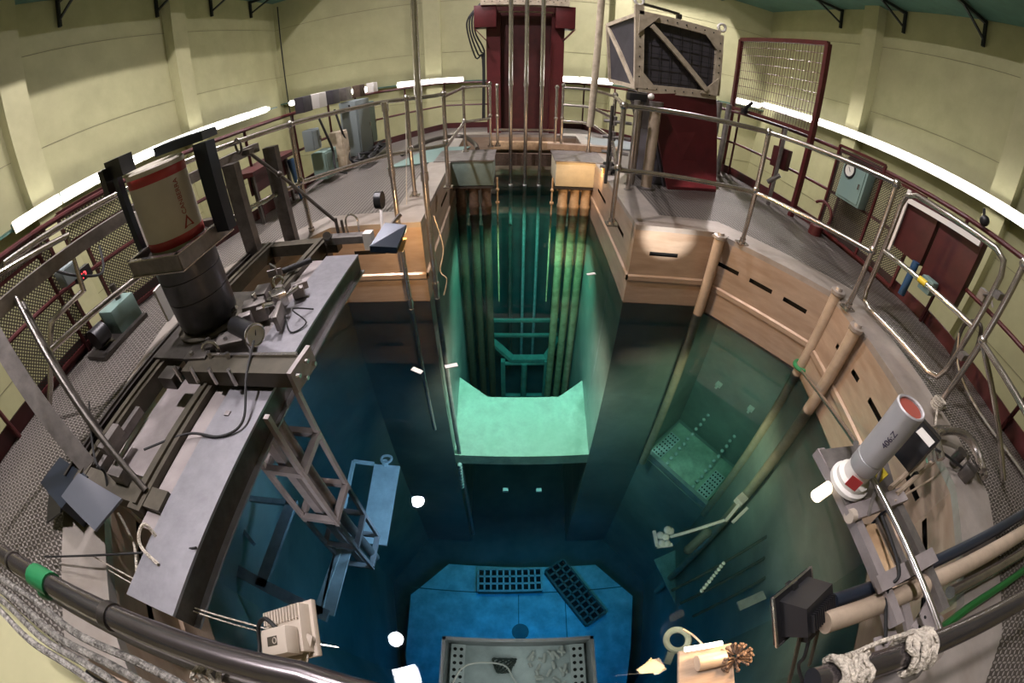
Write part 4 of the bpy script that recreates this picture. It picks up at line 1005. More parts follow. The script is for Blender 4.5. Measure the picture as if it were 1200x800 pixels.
bb = B(); bb.bar((-1.06, 2.95, 1.05), (-1.12, 3.2, 1.3), .025, .025); bb.bar((-1.0, 2.9, 1.1), (-.9, 3.0, 1.2), .02, .03); obj('yoke', bb, 'steel_dull', t)
bb = B(); bb.cyl((-1.15, 3.16, 1.28), (-1.09, 3.16, 1.28), .075, seg=20); obj('wheel', bb, 'black_plastic', t)
bb = B(); bb.slab((-.99, 2.70, 1.015), (-.99, 2.84, 1.06), (-.83, 2.84, 1.05), (-.83, 2.70, 1.0), .008); obj('glass', bb, 'amber_glass', t)
spot('work_lamp_light', (-.80, 2.86, 1.12), (-1.1, 3.56, .42), 60, WARM, 120, .03)
# small lamp by the cream box
t = thing('work_lamp', 'black work lamp on the right rail corner lighting the cream box', 'lamp', (1.45, 5.7, .9))
bb = B(); bb.box((1.38, 5.55, .98), (.22, .14, .16), rz=.5, bev=.02); obj('lamp_body', bb, 'black_plastic', t)
bb = B(); bb.box((1.30, 5.50, .92), (.14, .02, .12), rz=.5); obj('glass', bb, 'amber_glass', t)
bb = B(); bb.bar((1.45, 5.6, .92), (1.52, 5.75, .9), .03, .05); obj('yoke', bb, 'steel_dark', t)
spot('box_lamp_light', (1.10, 5.35, 1.0), (1.0, 6.2, .45), 28, WARM, 130, .03)

# hanging ladder frame and shelf under the beam
t = thing('square_tube_truss', 'pale square tube frame hanging from the carriage down into the water', 'frame', (-1.2, 1.15, -1.2))
xs, ys = (-1.34, -1.10), (1.0, 1.28)
for x in xs:
    for y in ys:
        bb = B(); bb.bar((x, y, 1.06), (x - .0, y, -1.15), .028, .028); obj('upright', bb, 'lavender_plate', t)
for z in (.60, .05, -.55, -1.1):
    for a, c in (((xs[0], ys[0]), (xs[1], ys[0])), ((xs[1], ys[0]), (xs[1], ys[1])), ((xs[1], ys[1]), (xs[0], ys[1])), ((xs[0], ys[1]), (xs[0], ys[0]))):
        bb = B(); bb.bar((*a, z), (*c, z), .04, .04); obj('ring_bar', bb, 'lavender_plate', t)
bb = B(); bb.cyl((-1.20, 1.14, 1.05), (-1.12, 1.12, -1.25), .035); obj('centre_tube', bb, 'steel_dull', t)
bb = B(); bb.bar((-1.26, 1.06, 1.05), (-1.20, 1.05, -1.2), .06, .03); obj('c_channel', bb, 'lavender_plate', t)
t = thing('underwater_shelf', 'pale blue lit shelf plate with frame and eye bolt under the water on the left', 'shelf', (-1.2, 1.6, -1.3))
sz = -1.25; S4 = [un(440, 545, sz), un(470, 547, sz), un(455, 640, sz), un(425, 637, sz)]
bb = B(); bb.slab(*S4[::-1], .03); obj('plate', bb, 'under_white', t)
bb = B()
f0, f1 = un(416, 542, sz), un(398, 632, sz)
bb.bar(f0, S4[0], .03, .04); bb.bar(f0, f1, .035, .04); bb.bar(f1, S4[3], .03, .04); split('side_frame', bb, 'under_white', t)
bb = B(); bb.torus(un(454, 539, sz + .05), .05, .014, (0, .3, 1), 20, 6); bb.cyl(un(453, 545, sz), un(453, 545, sz) + V(0, 0, .06), .03); obj('eye_bolt', bb, 'under_white', t)
# big frames under water on the left
t = thing('submerged_rack', 'large submerged steel rack of flat bars on the left side of the pool', 'rack', (-2, 1.2, -3))
zz = -.85
for pa, pb, w_, m in (((345, 588), (308, 690), .10, 'under_grey'), ((402, 640), (374, 722), .05, 'under_white'), ((395, 650), (380, 722), .02, 'under_white'), ((262, 583), (348, 592), .05, 'under_grey'), ((232, 642), (388, 724), .09, 'under_grey'), ((215, 520), (300, 640), .03, 'under_grey')):
    bb = B(); bb.bar(un(*pa, zz), un(*pb, zz), w_, .05); obj('flat_bar', bb, m, t)
bb = B(); a = un(408, 645, zz); c = un(388, 722, zz); bb.bar(a, c, .09, .02); obj('tray_bar', bb, 'under_white', t)
for (px, py) in ((262, 626),):
    a = un(px, py, -1.25); bb = B(); bb.bar(a + V(0, .3, 0), a + V(.05, -.2, -.2), .25, .03); obj('dark_panel', bb, 'under_dark', t)

# ================================================================== LEFT RIM: CABLES, BOX, WALL CORNER
t = thing('clear_box', 'dark glass sided box on the left rim by the tread plate', 'box', (-2.2, .4, .9))
q = [at(60, 600, .93), at(95, 562, .93), at(148, 590, 1.1), at(112, 632, 1.05)]
bb = B(); bb.slab(at(75, 588, 1.14), at(95, 560, 1.12), at(146, 590, 1.12), at(115, 628, 1.14), .012); obj('lid', bb, 'lid_dark', t)
bb = B(); bb.prism([at(72, 592, .91).xy, at(93, 562, .91).xy, at(128, 585, .91).xy, at(100, 622, .91).xy], .905, 1.08); obj('body', bb, 'navy_steel', t)
bb = B(); bb.slab(at(58, 618, .93), at(62, 566, .93), at(78, 560, 1.0), at(74, 606, 1.0), .01); obj('flap', bb, 'black_plastic', t)
def cable(px_pts, r, m, label, cat='cable', name='cable'):
    bb = B(); bb.tube([at(*p) for p in px_pts], r, 6, smooth=6); tag(obj(name, bb, m), label, cat)
cable([(55, 657, .95), (110, 655, 1.0), (160, 652, 1.0), (195, 650, 1.0), (232, 645, 1.06)], .006, 'black_rubber', 'thin black cable crossing the left rim above the steel pipe')
cable([(140, 605, 1.0), (150, 622, .97), (160, 645, .97), (163, 675, 1.0)], .007, 'rope', 'short pale hose curving down the left pool wall', 'hose', 'hose')
cable([(185, 632, 1.05), (172, 618, 1.1), (165, 628, 1.1), (168, 645, 1.08), (188, 665, 1.06)], .008, 'rope', 'looped grey hose on the near end of the pale grey beam', 'hose', 'hose')
cable([(110, 655, .98), (165, 685, .97), (210, 708, .96), (300, 735, .9), (330, 745, .9)], .0035, 'rope', 'thin white line running over the near left water to the floodlight', 'line', 'signal_line')
cable([(130, 672, .97), (190, 704, .96), (280, 735, .9), (400, 760, .6)], .003, 'rope', 'thinner white line just below the first across the near left water', 'line', 'signal_line')
cable([(105, 475, 1.0), (112, 540, 1.15), (125, 560, 1.1), (130, 600, 1.0)], .007, 'black_rubber', 'black cable dropping from the leaning bar to the glass sided box')

# ================================================================== NEAR RAILS, ROPES
t = thing('near_rail', 'thick grey pipe rail in the lower left foreground with a green tie', 'railing', (-1.2, -.1, 1.9))
bb = B(); bb.tube([(-2.6, -.165, 1.78), (-.25, .002, 1.78), (-.1, -.01, 1.78), (.1, -.06, 1.78)], .021, 16); obj('rail', bb, 'rail_near', t)
bb = B(); bb.cyl((-.62, -.0245, 1.78), (-.60, -.023, 1.78), .024, seg=20); bb.cyl((-.98, -.05, 1.78), (-.97, -.049, 1.78), .023, seg=20); split('collar', bb, 'steel_dark', t)
bb = B(); bb.cyl((-.87, -.042, 1.78), (-.80, -.037, 1.78), .025, seg=14); bb.sph((-.835, -.05, 1.765), .024, seg=8); obj('tie', bb, 'green_plastic', t, label='green plastic tie')
t = thing('near_rail', 'thick grey pipe rail in the lower right foreground lashed with rope', 'railing', (1.2, -.15, 1.9))
bb = B(); bb.cyl((.40, -.045, 1.76), (2.6, -.37, 1.76), .021, seg=20); obj('rail', bb, 'rail_near', t)
t = thing('near_rail', 'second grey pipe rail ending at the rope knot in the lower right', 'railing', (.6, -.15, 1.85))
bb = B(); bb.cyl((.3, -.11, 1.72), (.62, -.105, 1.74), .018, seg=20); bb.sph((.62, -.105, 1.74), .02); obj('rail', bb, 'steel_dull', t)
# white braided ropes lashed round the right rail
def helix(p, q, R, turns, r, m, label, jit=.004, seed=1):
    p = Vector(p); q = Vector(q); d = (q - p); dd = d.normalized(); a = dd.orthogonal().normalized(); b_ = dd.cross(a); rnd = random.Random(seed); pts = []
    n_ = int(turns * 12)
    for i in range(n_ + 1):
        an = 2 * PI * i / 12; pts.append(p + d * (i / n_) + (a * math.cos(an) + b_ * math.sin(an)) * (R + rnd.uniform(0, jit)) + dd * rnd.uniform(-jit, jit))
    bb = B(); bb.tube(pts, r, 7, smooth=2); return tag(obj('lashing_rope', bb, m), label, 'rope')
helix((.58, -.072, 1.76), (.65, -.083, 1.76), .026, 7, .0062, 'rope', 'beige rope wound round the right foreground rail, upper knot', .007, 2)
helix((.43, -.05, 1.76), (.49, -.06, 1.76), .025, 6, .0062, 'rope', 'beige rope wound round the right foreground rail, lower knot', .006, 5)
bb = B(); bb.tube([(.60, -.045, 1.782), (.55, -.035, 1.782), (.50, -.03, 1.782), (.46, -.03, 1.782)], .004, 6, smooth=4); tag(obj('thin_rope', bb, 'rope'), 'thin cord running along the right foreground rail between the two knots', 'rope')
bb = B(); bb.tube([(.62, -.11, 1.72), (.63, -.14, 1.66), (.63, -.18, 1.58)], .006, 6, smooth=4); tag(obj('tape_tail', bb, 'yellow_tape'), 'pale yellow tape tail hanging below the upper rope knot', 'tape')
for k, (dy, dz, lab) in enumerate(((-.035, -.05, 'nearest the steel rail'), (-.062, -.055, 'second from the steel rail'), (-.085, -.062, 'middle one of the lower strands'), (-.108, -.07, 'lowest of the strands'))):
    rnd = random.Random(k); pts = []
    for i in range(26):
        x = -1.5 + i * .055; pts.append((x * 1.25, -.065 + (x + .8) * .06 + dy * 1.1 + .005 * math.sin(i * 1.1 + k), 1.74 + dz + .004 * math.cos(i * .8)))
    bb = B(); bb.tube(pts, .0085, 8, smooth=2); tag(obj('braided_rope', bb, 'rope_dark'), f'speckled grey braided rope along the lower left foreground, {lab}', 'rope')
bb = B(); bb.cyl((-.8, -.15, 1.62), (.0, -.09, 1.62), .018, seg=12); tag(obj('brown_pipe', bb, 'wood'), 'brown pipe under the braided ropes at the lower left', 'pipe')
bb = B(); bb.cyl((-1.4, -.09, 1.70), (-.15, -.02, 1.70), .010, seg=10); tag(obj('lower_pipe', bb, 'steel_dull'), 'grey pipe just below the thick rail in the lower left foreground', 'pipe')
helix((-.46, -.037, 1.70), (-.40, -.033, 1.70), .02, 4, .0045, 'rope', 'beige cord knot on the pipe below the left foreground rail', .008, 9)
bb = B(); bb.slab((-3.2, -.32, 1.0), (-1.50, -.30, 1.0), (-1.3, -1.3, 1.0), (-3.2, -1.3, 1.0), .02)
tag(obj('yellow_plate', bb, 'wall_pilaster'), 'pale yellow painted cover panel in the lower left corner below the ropes', 'panel')
bb = B(); bb.tube([(-.95, -.20, 1.5), (-.75, -.16, 1.55), (-.55, -.10, 1.6), (-.45, -.08, 1.65)], .009, 6, smooth=5); tag(obj('black_hose', bb, 'black_rubber'), 'black hose bending over the yellow panel in the lower left corner', 'hose')
bb = B(); bb.tube([(-.92, -.22, 1.5), (-.72, -.19, 1.53), (-.52, -.12, 1.58), (-.40, -.09, 1.66)], .008, 6, smooth=5); tag(obj('pale_hose', bb, 'rope'), 'pale hose beside the black one over the yellow panel', 'hose')

# ================================================================== FLOODLIGHTS
def face_frame(c, n, upv):
    n = Vector(n).normalized(); x = Vector(upv).cross(n).normalized(); y = n.cross(x)
    return Matrix((x, y, n)).transposed()
c = V(-.735, .155, .90); n_ = V(.42, .20, -.88)
MF = face_frame(c, n_, V(-.3, 1, 0))
L_ = lambda x, y, z, M=MF, c=c: c + M @ V(x, y, z)
t = thing('floodlight', 'cream LED floodlight with finned back above the water at the lower left', 'lamp', c)
bb = B(); bb.box(L_(0, 0, 0), (.24, .20, .02), M=MF, bev=.004); obj('front_frame', bb, 'cream_plastic', t)
bb = B(); bb.box(L_(0, 0, -.03), (.21, .17, .05), M=MF, bev=.006); obj('body', bb, 'cream_plastic', t)
for i in range(12):
    bb = B(); bb.box(L_(-.095 + i * .0173, .055, -.058), (.007, .05, .012), M=MF); obj('fin', bb, 'cream_plastic', t)
bb = B(); bb.box(L_(-.02, -.045, -.085), (.15, .10, .06), M=MF, bev=.018); gb = obj('gear_box', bb, 'cream_plastic', t)
bb = B(); bb.box(L_(-.02, -.045, -.1155), (.055, .032, .002), M=MF); obj('rating_plate', bb, 'olive_steel', gb, label='small dark rating plate with round symbol')
bb = B(); bb.torus(L_(-.035, -.045, -.117), .010, .002, n_, 14, 5); obj('symbol_ring', bb, 'cream_plastic', gb)
bb = B(); bb.box(L_(0, 0, .012), (.20, .16, .004), M=MF); obj('lens', bb, 'led_face', t)
for sx in (-1, 1):
    bb = B(); bb.bar(L_(sx * .118, -.03, -.03), L_(sx * .118, -.03, -.03) + V(.04 * sx, -.22, -.08), .022, .006); obj('yoke_arm', bb, 'cream_plastic', t)
bb = B(); bb.tube([L_(-.03, .0, -.1), L_(.02, .04, -.11), L_(.08, .02, -.1), L_(.10, -.06, -.09), L_(.09, -.16, -.14), L_(.1, -.25, -.2)], .008, 6, smooth=6); obj('cable', bb, 'black_rubber', t)
area('floodlight_light', L_(0, 0, .02), L_(0, 0, 1), .18, 22, (.93, .92, 1))
# halogen
c2 = V(1.03, .19, .92); n2 = V(-.34, .46, -.82); MH = face_frame(c2, n2, V(-.35, 1, 0))
H_ = lambda x, y, z: c2 + MH @ V(x, y, z)
t = thing('floodlight', 'black halogen floodlight with amber glass above the water at the lower right', 'lamp', c2)
bb = B(); bb.box(H_(0, 0, .0), (.27, .20, .02), M=MH, bev=.004); obj('front_frame', bb, 'black_plastic', t)
for a, d_ in (((-.137, .102), (.137, .102)), ((-.137, -.102), (-.137, .102)), ((.137, -.102), (.137, .102)), ((-.137, -.102), (.137, -.102))):
    bb = B(); bb.bar(H_(*a, -.008), H_(*d_, -.008), .009, .009); obj('frame_edge', bb, 'steel', t)
bb = B()
v8 = [H_(x, y, z) for x, y, z in ((-.105, -.075, -.01), (.105, -.075, -.01), (.105, .075, -.01), (-.105, .075, -.01), (-.10, -.065, -.12), (.10, -.065, -.12), (.10, .05, -.12), (-.10, .05, -.12))]
vv = [bb.b.verts.new(v) for v in v8]
for f in ((0, 1, 2, 3), (4, 7, 6, 5), (0, 4, 5, 1), (1, 5, 6, 2), (2, 6, 7, 3), (3, 7, 4, 0)): bb.b.faces.new([vv[i] for i in f])
obj('housing', bb, 'black_plastic', t)
for i in range(12):
    bb = B(); bb.box(H_(-.08 + i * .0145, -.02, -.128), (.004, .07, .02), M=MH); obj('fin', bb, 'black_plastic', t)
bb = B(); bb.box(H_(0, .085, .0), (.03, .03, .04), M=MH); obj('latch', bb, 'black_rubber', t)
bb = B(); bb.box(H_(0, 0, .012), (.19, .135, .004), M=MH); obj('glass', bb, 'halogen_face', t)
bb = B(); bb.slab(H_(-.1155, -.07, -.002), H_(-.1155, .0, -.002), H_(-.112, -.01, -.035), H_(-.112, -.06, -.035), .002); obj('side_glass', bb, 'bulb_warm', t)
for sx in (-1, 1):
    bb = B(); bb.bar(H_(sx * .08, -.05, -.08), H_(sx * .08, -.20, -.02) + V(.05, -.1, -.12), .02, .006); obj('yoke_arm', bb, 'olive_steel', t)
bb = B(); bb.box(H_(.0, -.09, -.07), (.12, .06, .05), M=MH, bev=.01); obj('terminal_box', bb, 'black_rubber', t)
bb = B(); bb.tube([H_(0, -.1, -.07), H_(0, -.15, -.06) + V(0, -.05, -.05), V(1.1, -.05, .75), V(1.15, -.2, .7)], .008, 6, smooth=6); obj('cable', bb, 'black_rubber', t)
spot('panel_glare_spot', L_(.02, 0, .03), (1.55, 3.55, .80), 2600, (1, .95, .92), 8, .02, .8)  # narrow spot added for the bright glare patch on the right far panel
spot('rim_light', (-.75, 2.75, 1.9), (2.5, 2.6, .3), 260, WARM, 62, .06, .8)  # added warm spot without any lamp body, tints the right panels
area('halogen_light', H_(0, 0, .02), H_(0, 0, 1), .15, 5, WARM)

# ================================================================== RIGHT SIDE FRAME WITH CANISTER
t = thing('bracket_frame', 'pale steel frame of two long bars reaching over the water on the right', 'frame', (1.5, .4, 1.0))
bb = B(); bb.bar((1.385, .80, 1.03), (1.40, -.05, 1.03), .045, .05); obj('long_bar', bb, 'lavender_plate', t)
bb = B(); bb.bar((1.70, .60, 1.03), (1.70, -.1, 1.03), .05, .05); obj('long_bar', bb, 'steel_dull', t)
bb = B(); bb.slab((1.36, .50, 1.06), (1.72, .50, 1.06), (1.82, .77, 1.06), (1.37, .79, 1.06), .012); obj('end_plate', bb, 'steel_dull', t)
for y in (.45, .13): bb = B(); bb.bar((1.33, y, 1.07), (1.74, y + .01, 1.07), .07, .025); obj('cross_bar', bb, 'lavender_plate', t)
bb = B(); bb.cyl((1.33, .44, 1.07), (1.36, .44, 1.07), .03); obj('round_lug', bb, 'cream_plastic', t)
bb = B(); bb.slab((1.45, .42, .98), (1.56, .40, .98), (1.56, .16, .98), (1.50, .16, .98), .01); obj('tan_panel', bb, 'pipe_orange', t)
bb = B(); bb.bar((1.60, .42, 1.0), (1.60, .14, 1.0), .06, .02); obj('inner_bar', bb, 'steel_dull', t)
bb = B(); bb.cyl((1.50, .60, 1.14), (1.50, -.15, 1.14), .014, seg=14); tag(obj('polished_rod', bb, 'steel'), 'polished chrome rod lying along the pale bracket frame on the right', 'rod')
bb = B(); bb.cyl((1.44, .70, 1.2), (2.74, 2.28, .13), .014, seg=14); tag(obj('long_rod', bb, 'steel'), 'long thin chrome rod from the green hose loop to the grey canister', 'rod')
t = thing('canister', 'grey upright canister with handwritten blue marks and reddish open top', 'canister', (1.42, .60, 1.07))
cc = V(1.425, .595, 0)
bb = B(); bb.lathe(cc, [(.10, 1.07), (.10, 1.09), (.085, 1.10), (.085, 1.12), (.065, 1.13), (.065, 1.18)], seg=28); obj('base_ring', bb, 'white_plastic', t)
bb = B(); bb.lathe(cc, [(.060, 1.17), (.069, 1.19), (.069, 1.25), (.066, 1.253), (.069, 1.256), (.069, 1.53), (.063, 1.535), (.056, 1.53), (.054, 1.45)], seg=36); cb_ = obj('body', bb, 'canister_grey', t)
bb = B(); bb.lathe(cc, [(.0001, 1.46), (.0545, 1.462), (.0548, 1.522), (.054, 1.523)], seg=28); obj('inner_liner', bb, 'red_inner', t)
a_ = math.atan2(-cc.y, -cc.x) + .35
def curl2(x, y, z): an = a_ - y / .07; return V(cc.x + (.0695 + z) * math.cos(an), cc.y + (.0695 + z) * math.sin(an), 1.36 + x)
text_obj('handwriting', '406:Z', .036, 'ink_blue', cb_, curl2)
bb = B(); bb.slab(cc + V(-.085, -.03, 1.12), cc + V(-.05, -.075, 1.12), cc + V(-.05, -.075, 1.18), cc + V(-.085, -.03, 1.18), .003); obj('red_tag', bb, 'band_red', t)
cable([(1035, 535, 1.15), (1030, 560, 1.12), (1022, 590, 1.1), (1020, 600, 1.08)], .010, 'steel_dull', 'thick grey cable from the canister down the bracket frame')
cable([(1035, 600, 1.1), (1050, 640, 1.1), (1056, 670, 1.1), (1042, 690, 1.05), (1041, 750, 1.0)], .008, 'black_rubber', 'black cable snaking down the bracket frame on the right')
bb = B(); bb.cyl(at(975, 566, 1.0), at(958, 578, 1.0), .03, seg=16); 
t = thing('bulb', 'glowing cream bulb hanging off the pale frame bar on the right', 'lamp', at(966, 572, 1.0)); obj('glass', bb, 'bulb_warm', t)
bb = B(); bb.cyl(at(981, 563, 1.0), at(974, 567, 1.0), .02, seg=16); obj('socket', bb, 'cream_plastic', t)
bb = B(); bb.cyl(at(1037, 557, 1.1), at(1030, 548, 1.1), .03); tag(obj('yellow_plug', bb, 'yellow_tape'), 'yellow round plug below the canister', 'plug')
t = thing('transformer_box', 'black box with a white label beside the canister', 'box', (1.93, .62, 1.05))
bb = B(); bb.box((1.93, .65, 1.16), (.17, .15, .18), rz=.25, bev=.01); tb = obj('case', bb, 'black_plastic', t)
bb = B(); bb.box((1.885, .625, 1.252), (.075, .10, .003), rz=.25); obj('white_label', bb, 'white_plastic', tb)
bb = B(); bb.box((1.97, .66, 1.16), (.012, .155, .19), rz=.25); obj('band', bb, 'steel_dark', tb)
bb = B(); bb.box((2.05, .68, 1.14), (.05, .08, .08), rz=.25); obj('terminal_cover', bb, 'teal_case', t)
bb = B(); bb.bar((1.95, .55, 1.06), (1.97, .50, .55), .03, .02); obj('stand', bb, 'black_plastic', t)
for i, (a, c) in enumerate((((1045, 568, 1.08), (1085, 530, 1.02)), ((1052, 575, 1.08), (1092, 538, 1.02)), ((1050, 583, 1.08), (1095, 555, 1.0)))):
    bb = B(); bb.cyl(at(*a), at(*c), .014 if i < 2 else .006, seg=8); tag(obj('short_conduit', bb, 'pipe_tan'), f'short tan conduit between the frame and the black box, {ORD[i]} from the canister', 'conduit')
for i, (R_, z, lab) in enumerate(((.30, .99, 'larger'), (.24, 1.03, 'smaller'))):
    bb = B(); ctr = V(2.52, .56, z); pts = [ctr + V(R_ * math.cos(a), R_ * math.sin(a) * .9, .02 * math.sin(3 * a)) for a in [(-.6 + .3 * k) for k in range(13)]]
    bb.tube(pts, .026, 10, smooth=3); tag(obj('hose_coil', bb, 'rail_grey'), f'{lab} bent loop of grey corrugated hose on the right rim', 'hose')
bb = B(); bb.box((2.66, .50, .95), (.12, .09, .1), rz=.3, bev=.01); bb.cyl((2.6, .6, .93), (2.6, .6, 1.02), .04); tag(obj('hose_connector', bb, 'steel_dark'), 'dark metal connector where the hose loops meet', 'connector')
cable([(1098, 522, 1.1), (1112, 530, 1.0), (1135, 548, .95)], .008, 'black_rubber', 'black cable from the black box towards the tread plate')
bb = B(); e0 = at(1100, 470, .98)
for k in range(5): bb.torus(e0 + V(-.02, 0, .012 * k), .045, .009, (.1 * k - .2, .1, 1), 14, 6)
bb.tube([e0, e0 + V(-.12, -.08, .0), e0 + V(-.22, -.2, -.05)], .008, 6, smooth=4)
tag(obj('knotted_rope', bb, 'rope'), 'pale rope knotted round the foot of the near right post', 'rope')
# green hose loop on pipe E
p = at(938, 427, 0) + V(-.10, -.09, 0); bb = B(); bb.torus((p.x, p.y, .10), .075, .022, (0, 0, 1), 20, 8); bb.tube([(p.x + .03, p.y - .07, .1), (p.x + .10, p.y - .10, .1), (p.x + .13, p.y - .04, .11), (p.x + .07, p.y, .1)], .02, 8, smooth=4)
tag(obj('green_hose', bb, 'green_plastic'), 'bright green hose loop round the corner pipe at the water line', 'hose')

# pipes low in the foreground right
bb = B(); bb.cyl((1.08, .08, 1.0), (3.2, -.05, 1.0), .042, seg=18); bb.cyl((1.62, .05, 1.0), (1.72, .045, 1.0), .052, seg=18); tag(obj('tan_pipe', bb, 'pipe_tan'), 'thick tan pipe lying across the lower right under the bracket frame', 'pipe')
bb = B(); bb.cyl((1.18, .15, .97), (3.2, .06, .97), .03, seg=14); tag(obj('black_pipe', bb, 'navy_steel'), 'dark pipe lying just behind the thick tan pipe', 'pipe')
bb = B(); bb.cyl((1.9, -.05, .96), (3.2, -.16, .96), .03, seg=14); tag(obj('grey_pipe', bb, 'rail_grey'), 'grey pipe nearest the green hose at the lower right', 'pipe')
bb = B(); bb.tube([(1.6, -.19, .93), (2.0, -.17, .94), (2.5, -.20, .94), (3.1, -.24, .94)], .022, 8, smooth=5); tag(obj('garden_hose', bb, 'hose_green'), 'dark green garden hose lying at the lower right', 'hose')
for i, (a, lab) in enumerate((((1090, 725, .98), 'upright'), ((1045, 765, .96), 'flat'))):
    c3 = at(*a); t = thing('drilled_plate', f'pale drilled metal plate standing {lab} in the lower right', 'plate', c3)
    bb = B(); bb.box(c3, (.18, .13, .012), rz=.4 + i, bev=.002); pl_ = obj('plate', bb, 'lavender_plate', t)
    for k in range(5):
        bb = B(); o_ = V(-.06 + .03 * k, .03 * (-1) ** k, 0); o_.rotate(Matrix.Rotation(.4 + i, 3, 'Z')); bb.cyl(c3 + o_ + V(0, 0, .006), c3 + o_ + V(0, 0, .0075), .008, seg=10); obj('hole', bb, 'slot_black', pl_)
for k in range(2):
    bb = B(); bb.bar(at(1035 + 25 * k, 695, 1.0), at(1052 + 22 * k, 760, .95), .05, .02); tag(obj('flat_strut', bb, 'lavender_plate'), f'pale flat strut dropping behind the foreground rail, {("left", "right")[k]} of two', 'strut')

# debris and clump at the bottom
t = thing('tan_board', 'tan board with a round clamp at the bottom centre right', 'board', (.52, .14, .55))
bb = B(); bb.slab(at(797, 762, .55), at(858, 752, .55), at(862, 800, .55), at(797, 812, .55), .02); obj('board', bb, 'wood', t)
bb = B(); bb.cyl(at(820, 775, .6), at(852, 768, .6), .035, seg=16); obj('clamp_tube', bb, 'pipe_tan', t)
bb = B(); rnd = random.Random(4); c4 = at(865, 768, .6)
for i in range(60):
    d_ = V(rnd.gauss(0, 1), rnd.gauss(0, 1), rnd.gauss(0, 1)).normalized(); bb.cyl(c4 + d_ * .02, c4 + Vector((d_.x * 1.3, d_.y, d_.z)) * .062, .004, seg=4)
    bb.sph(c4 + Vector((d_.x * 1.3, d_.y, d_.z)) * .06, .009, seg=5)
tag(obj('wire_brush_clump', bb, 'brown_rust'), 'brown bristly clump stuck on the end of the tan board', 'brush')
t = thing('lamp_reflection', 'short glowing tube standing in for a lamp reflection above the tan board', 'lamp', at(825, 755, .62))  # glowing tube put in for the reflection of a lamp
bb = B(); bb.cyl(at(806, 759, .62), at(849, 751, .62), .011, seg=10); obj('tube', bb, 'reflection_glow', t)
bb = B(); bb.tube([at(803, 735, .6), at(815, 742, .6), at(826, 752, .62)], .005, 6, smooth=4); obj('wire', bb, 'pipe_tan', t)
bb = B(); bb.torus(un(797, 748, -1.0), .085, .026, (0, .2, 1), 24, 8); bb.bar(un(790, 762, -1.0), un(785, 775, -1.05), .05, .04)
tag(obj('lifting_ring', bb, 'under_white'), 'pale ring shaped lifting eye just under the water at the lower right', 'ring')
bb = B(); bb.slab(un(768, 655, -6), un(800, 640, -6), un(840, 690, -6), un(800, 720, -6), .05); tag(obj('sunken_plate', bb, 'under_grey'), 'pale mottled plate lying deep under water at the lower right', 'plate')
bb = B()
for i in range(10): bb.sph(un(825 + i * 2.8, 690 - i * 3.6, -1.6 + .0 * i), .02, seg=8)
tag(obj('float_chain', bb, 'under_white'), 'short string of white beads under water at the lower right', 'floats')
bb = B(); bb.bar(un(868, 708, -1.8), un(898, 694, -1.8), .09, .03); tag(obj('submerged_bar', bb, 'under_grey'), 'short pale bar under water left of the black floodlight', 'bar')
for i, (a, c) in enumerate((((790, 690), (985, 565)), ((800, 705), (1000, 580)), ((815, 720), (1000, 605)))):
    bb = B(); bb.cyl(un(*a, -3.0), un(*c, -1.2), .018, seg=8); tag(obj('submerged_cable', bb, 'under_dark'), f'dark cable slanting under water along the right wall, {ORD[i]} from the top', 'cable')
for i, (px, py) in enumerate(((594, 574), (633, 574))):
    p_ = uny(px, py, 3.50); bb = B(); bb.box(p_, (.09, .06, .06)); tag(obj('wall_stud', bb, 'under_white'), f'small pale stud on the deep wall below the sill, {("left", "right")[i]} one', 'stud')
bb = B(); 
for i in range(9): bb.sph(uny(540 + i * .4, 545 + i * 3.2, 3.45), .04, seg=8)
tag(obj('float_chain', bb, 'under_white'), 'string of white beads hanging under the left edge of the sill', 'floats')
for i, (px, py, lab) in enumerate(((489, 435, 'left of the tall pole'), (692, 320, 'near the right channel wall'), (529, 429, 'beside the left channel wall'), )):
    p_ = at(px, py, .004); bb = B(); bb.box(p_, (.11, .045, .006), rz=[-.5, .3, .3][i]); tag(obj('floating_slip', bb, 'white_plastic'), f'small white slip floating on the water {lab}', 'slip')

# ================================================================== EQUIPMENT ALONG THE OUTER RAILS
def mesh_panel(a, b_, z0, z1, label, frame='red_rail'):
    a = Vector((a[0], a[1], 0)); b_ = Vector((b_[0], b_[1], 0)); t = thing('perforated_panel', label, 'panel', (a.x, a.y, z0))
    L0 = (b_ - a).length; bb = B(); bb.quad((a.x, a.y, z0), (b_.x, b_.y, z0), (b_.x, b_.y, z1), (a.x, a.y, z1), uv=((0, 0), (L0, 0), (L0, z1 - z0), (0, z1 - z0))); obj('mesh_sheet', bb, 'expanded_metal', t)
    for p, q in (((a.x, a.y, z0), (a.x, a.y, z1)), ((b_.x, b_.y, z0), (b_.x, b_.y, z1)), ((a.x, a.y, z1), (b_.x, b_.y, z1)), ((a.x, a.y, z0), (b_.x, b_.y, z0))):
        bb = B(); bb.bar(p, q, .03, .03); obj('frame_bar', bb, frame, t)
    return t
def cabinet(c, size, rz, m, label, kind='electrical_box', cat='box', door=True, extra=None):
    t = thing(kind, label, cat, c); c = Vector(c); R = Matrix.Rotation(rz, 3, 'Z')
    bb = B(); bb.box(c + V(0, 0, size[2] / 2), size, rz=rz, bev=.01); obj('casing', bb, m, t)
    if door:
        bb = B(); bb.box(c + R @ V(0, -size[1] / 2 - .006, size[2] / 2), (size[0] * .86, .012, size[2] * .86), rz=rz); d_ = obj('door', bb, m, t)
        bb = B(); bb.box(c + R @ V(size[0] * .34, -size[1] / 2 - .02, size[2] / 2), (.02, .02, .06), rz=rz); obj('latch', bb, 'steel', d_)
    return t
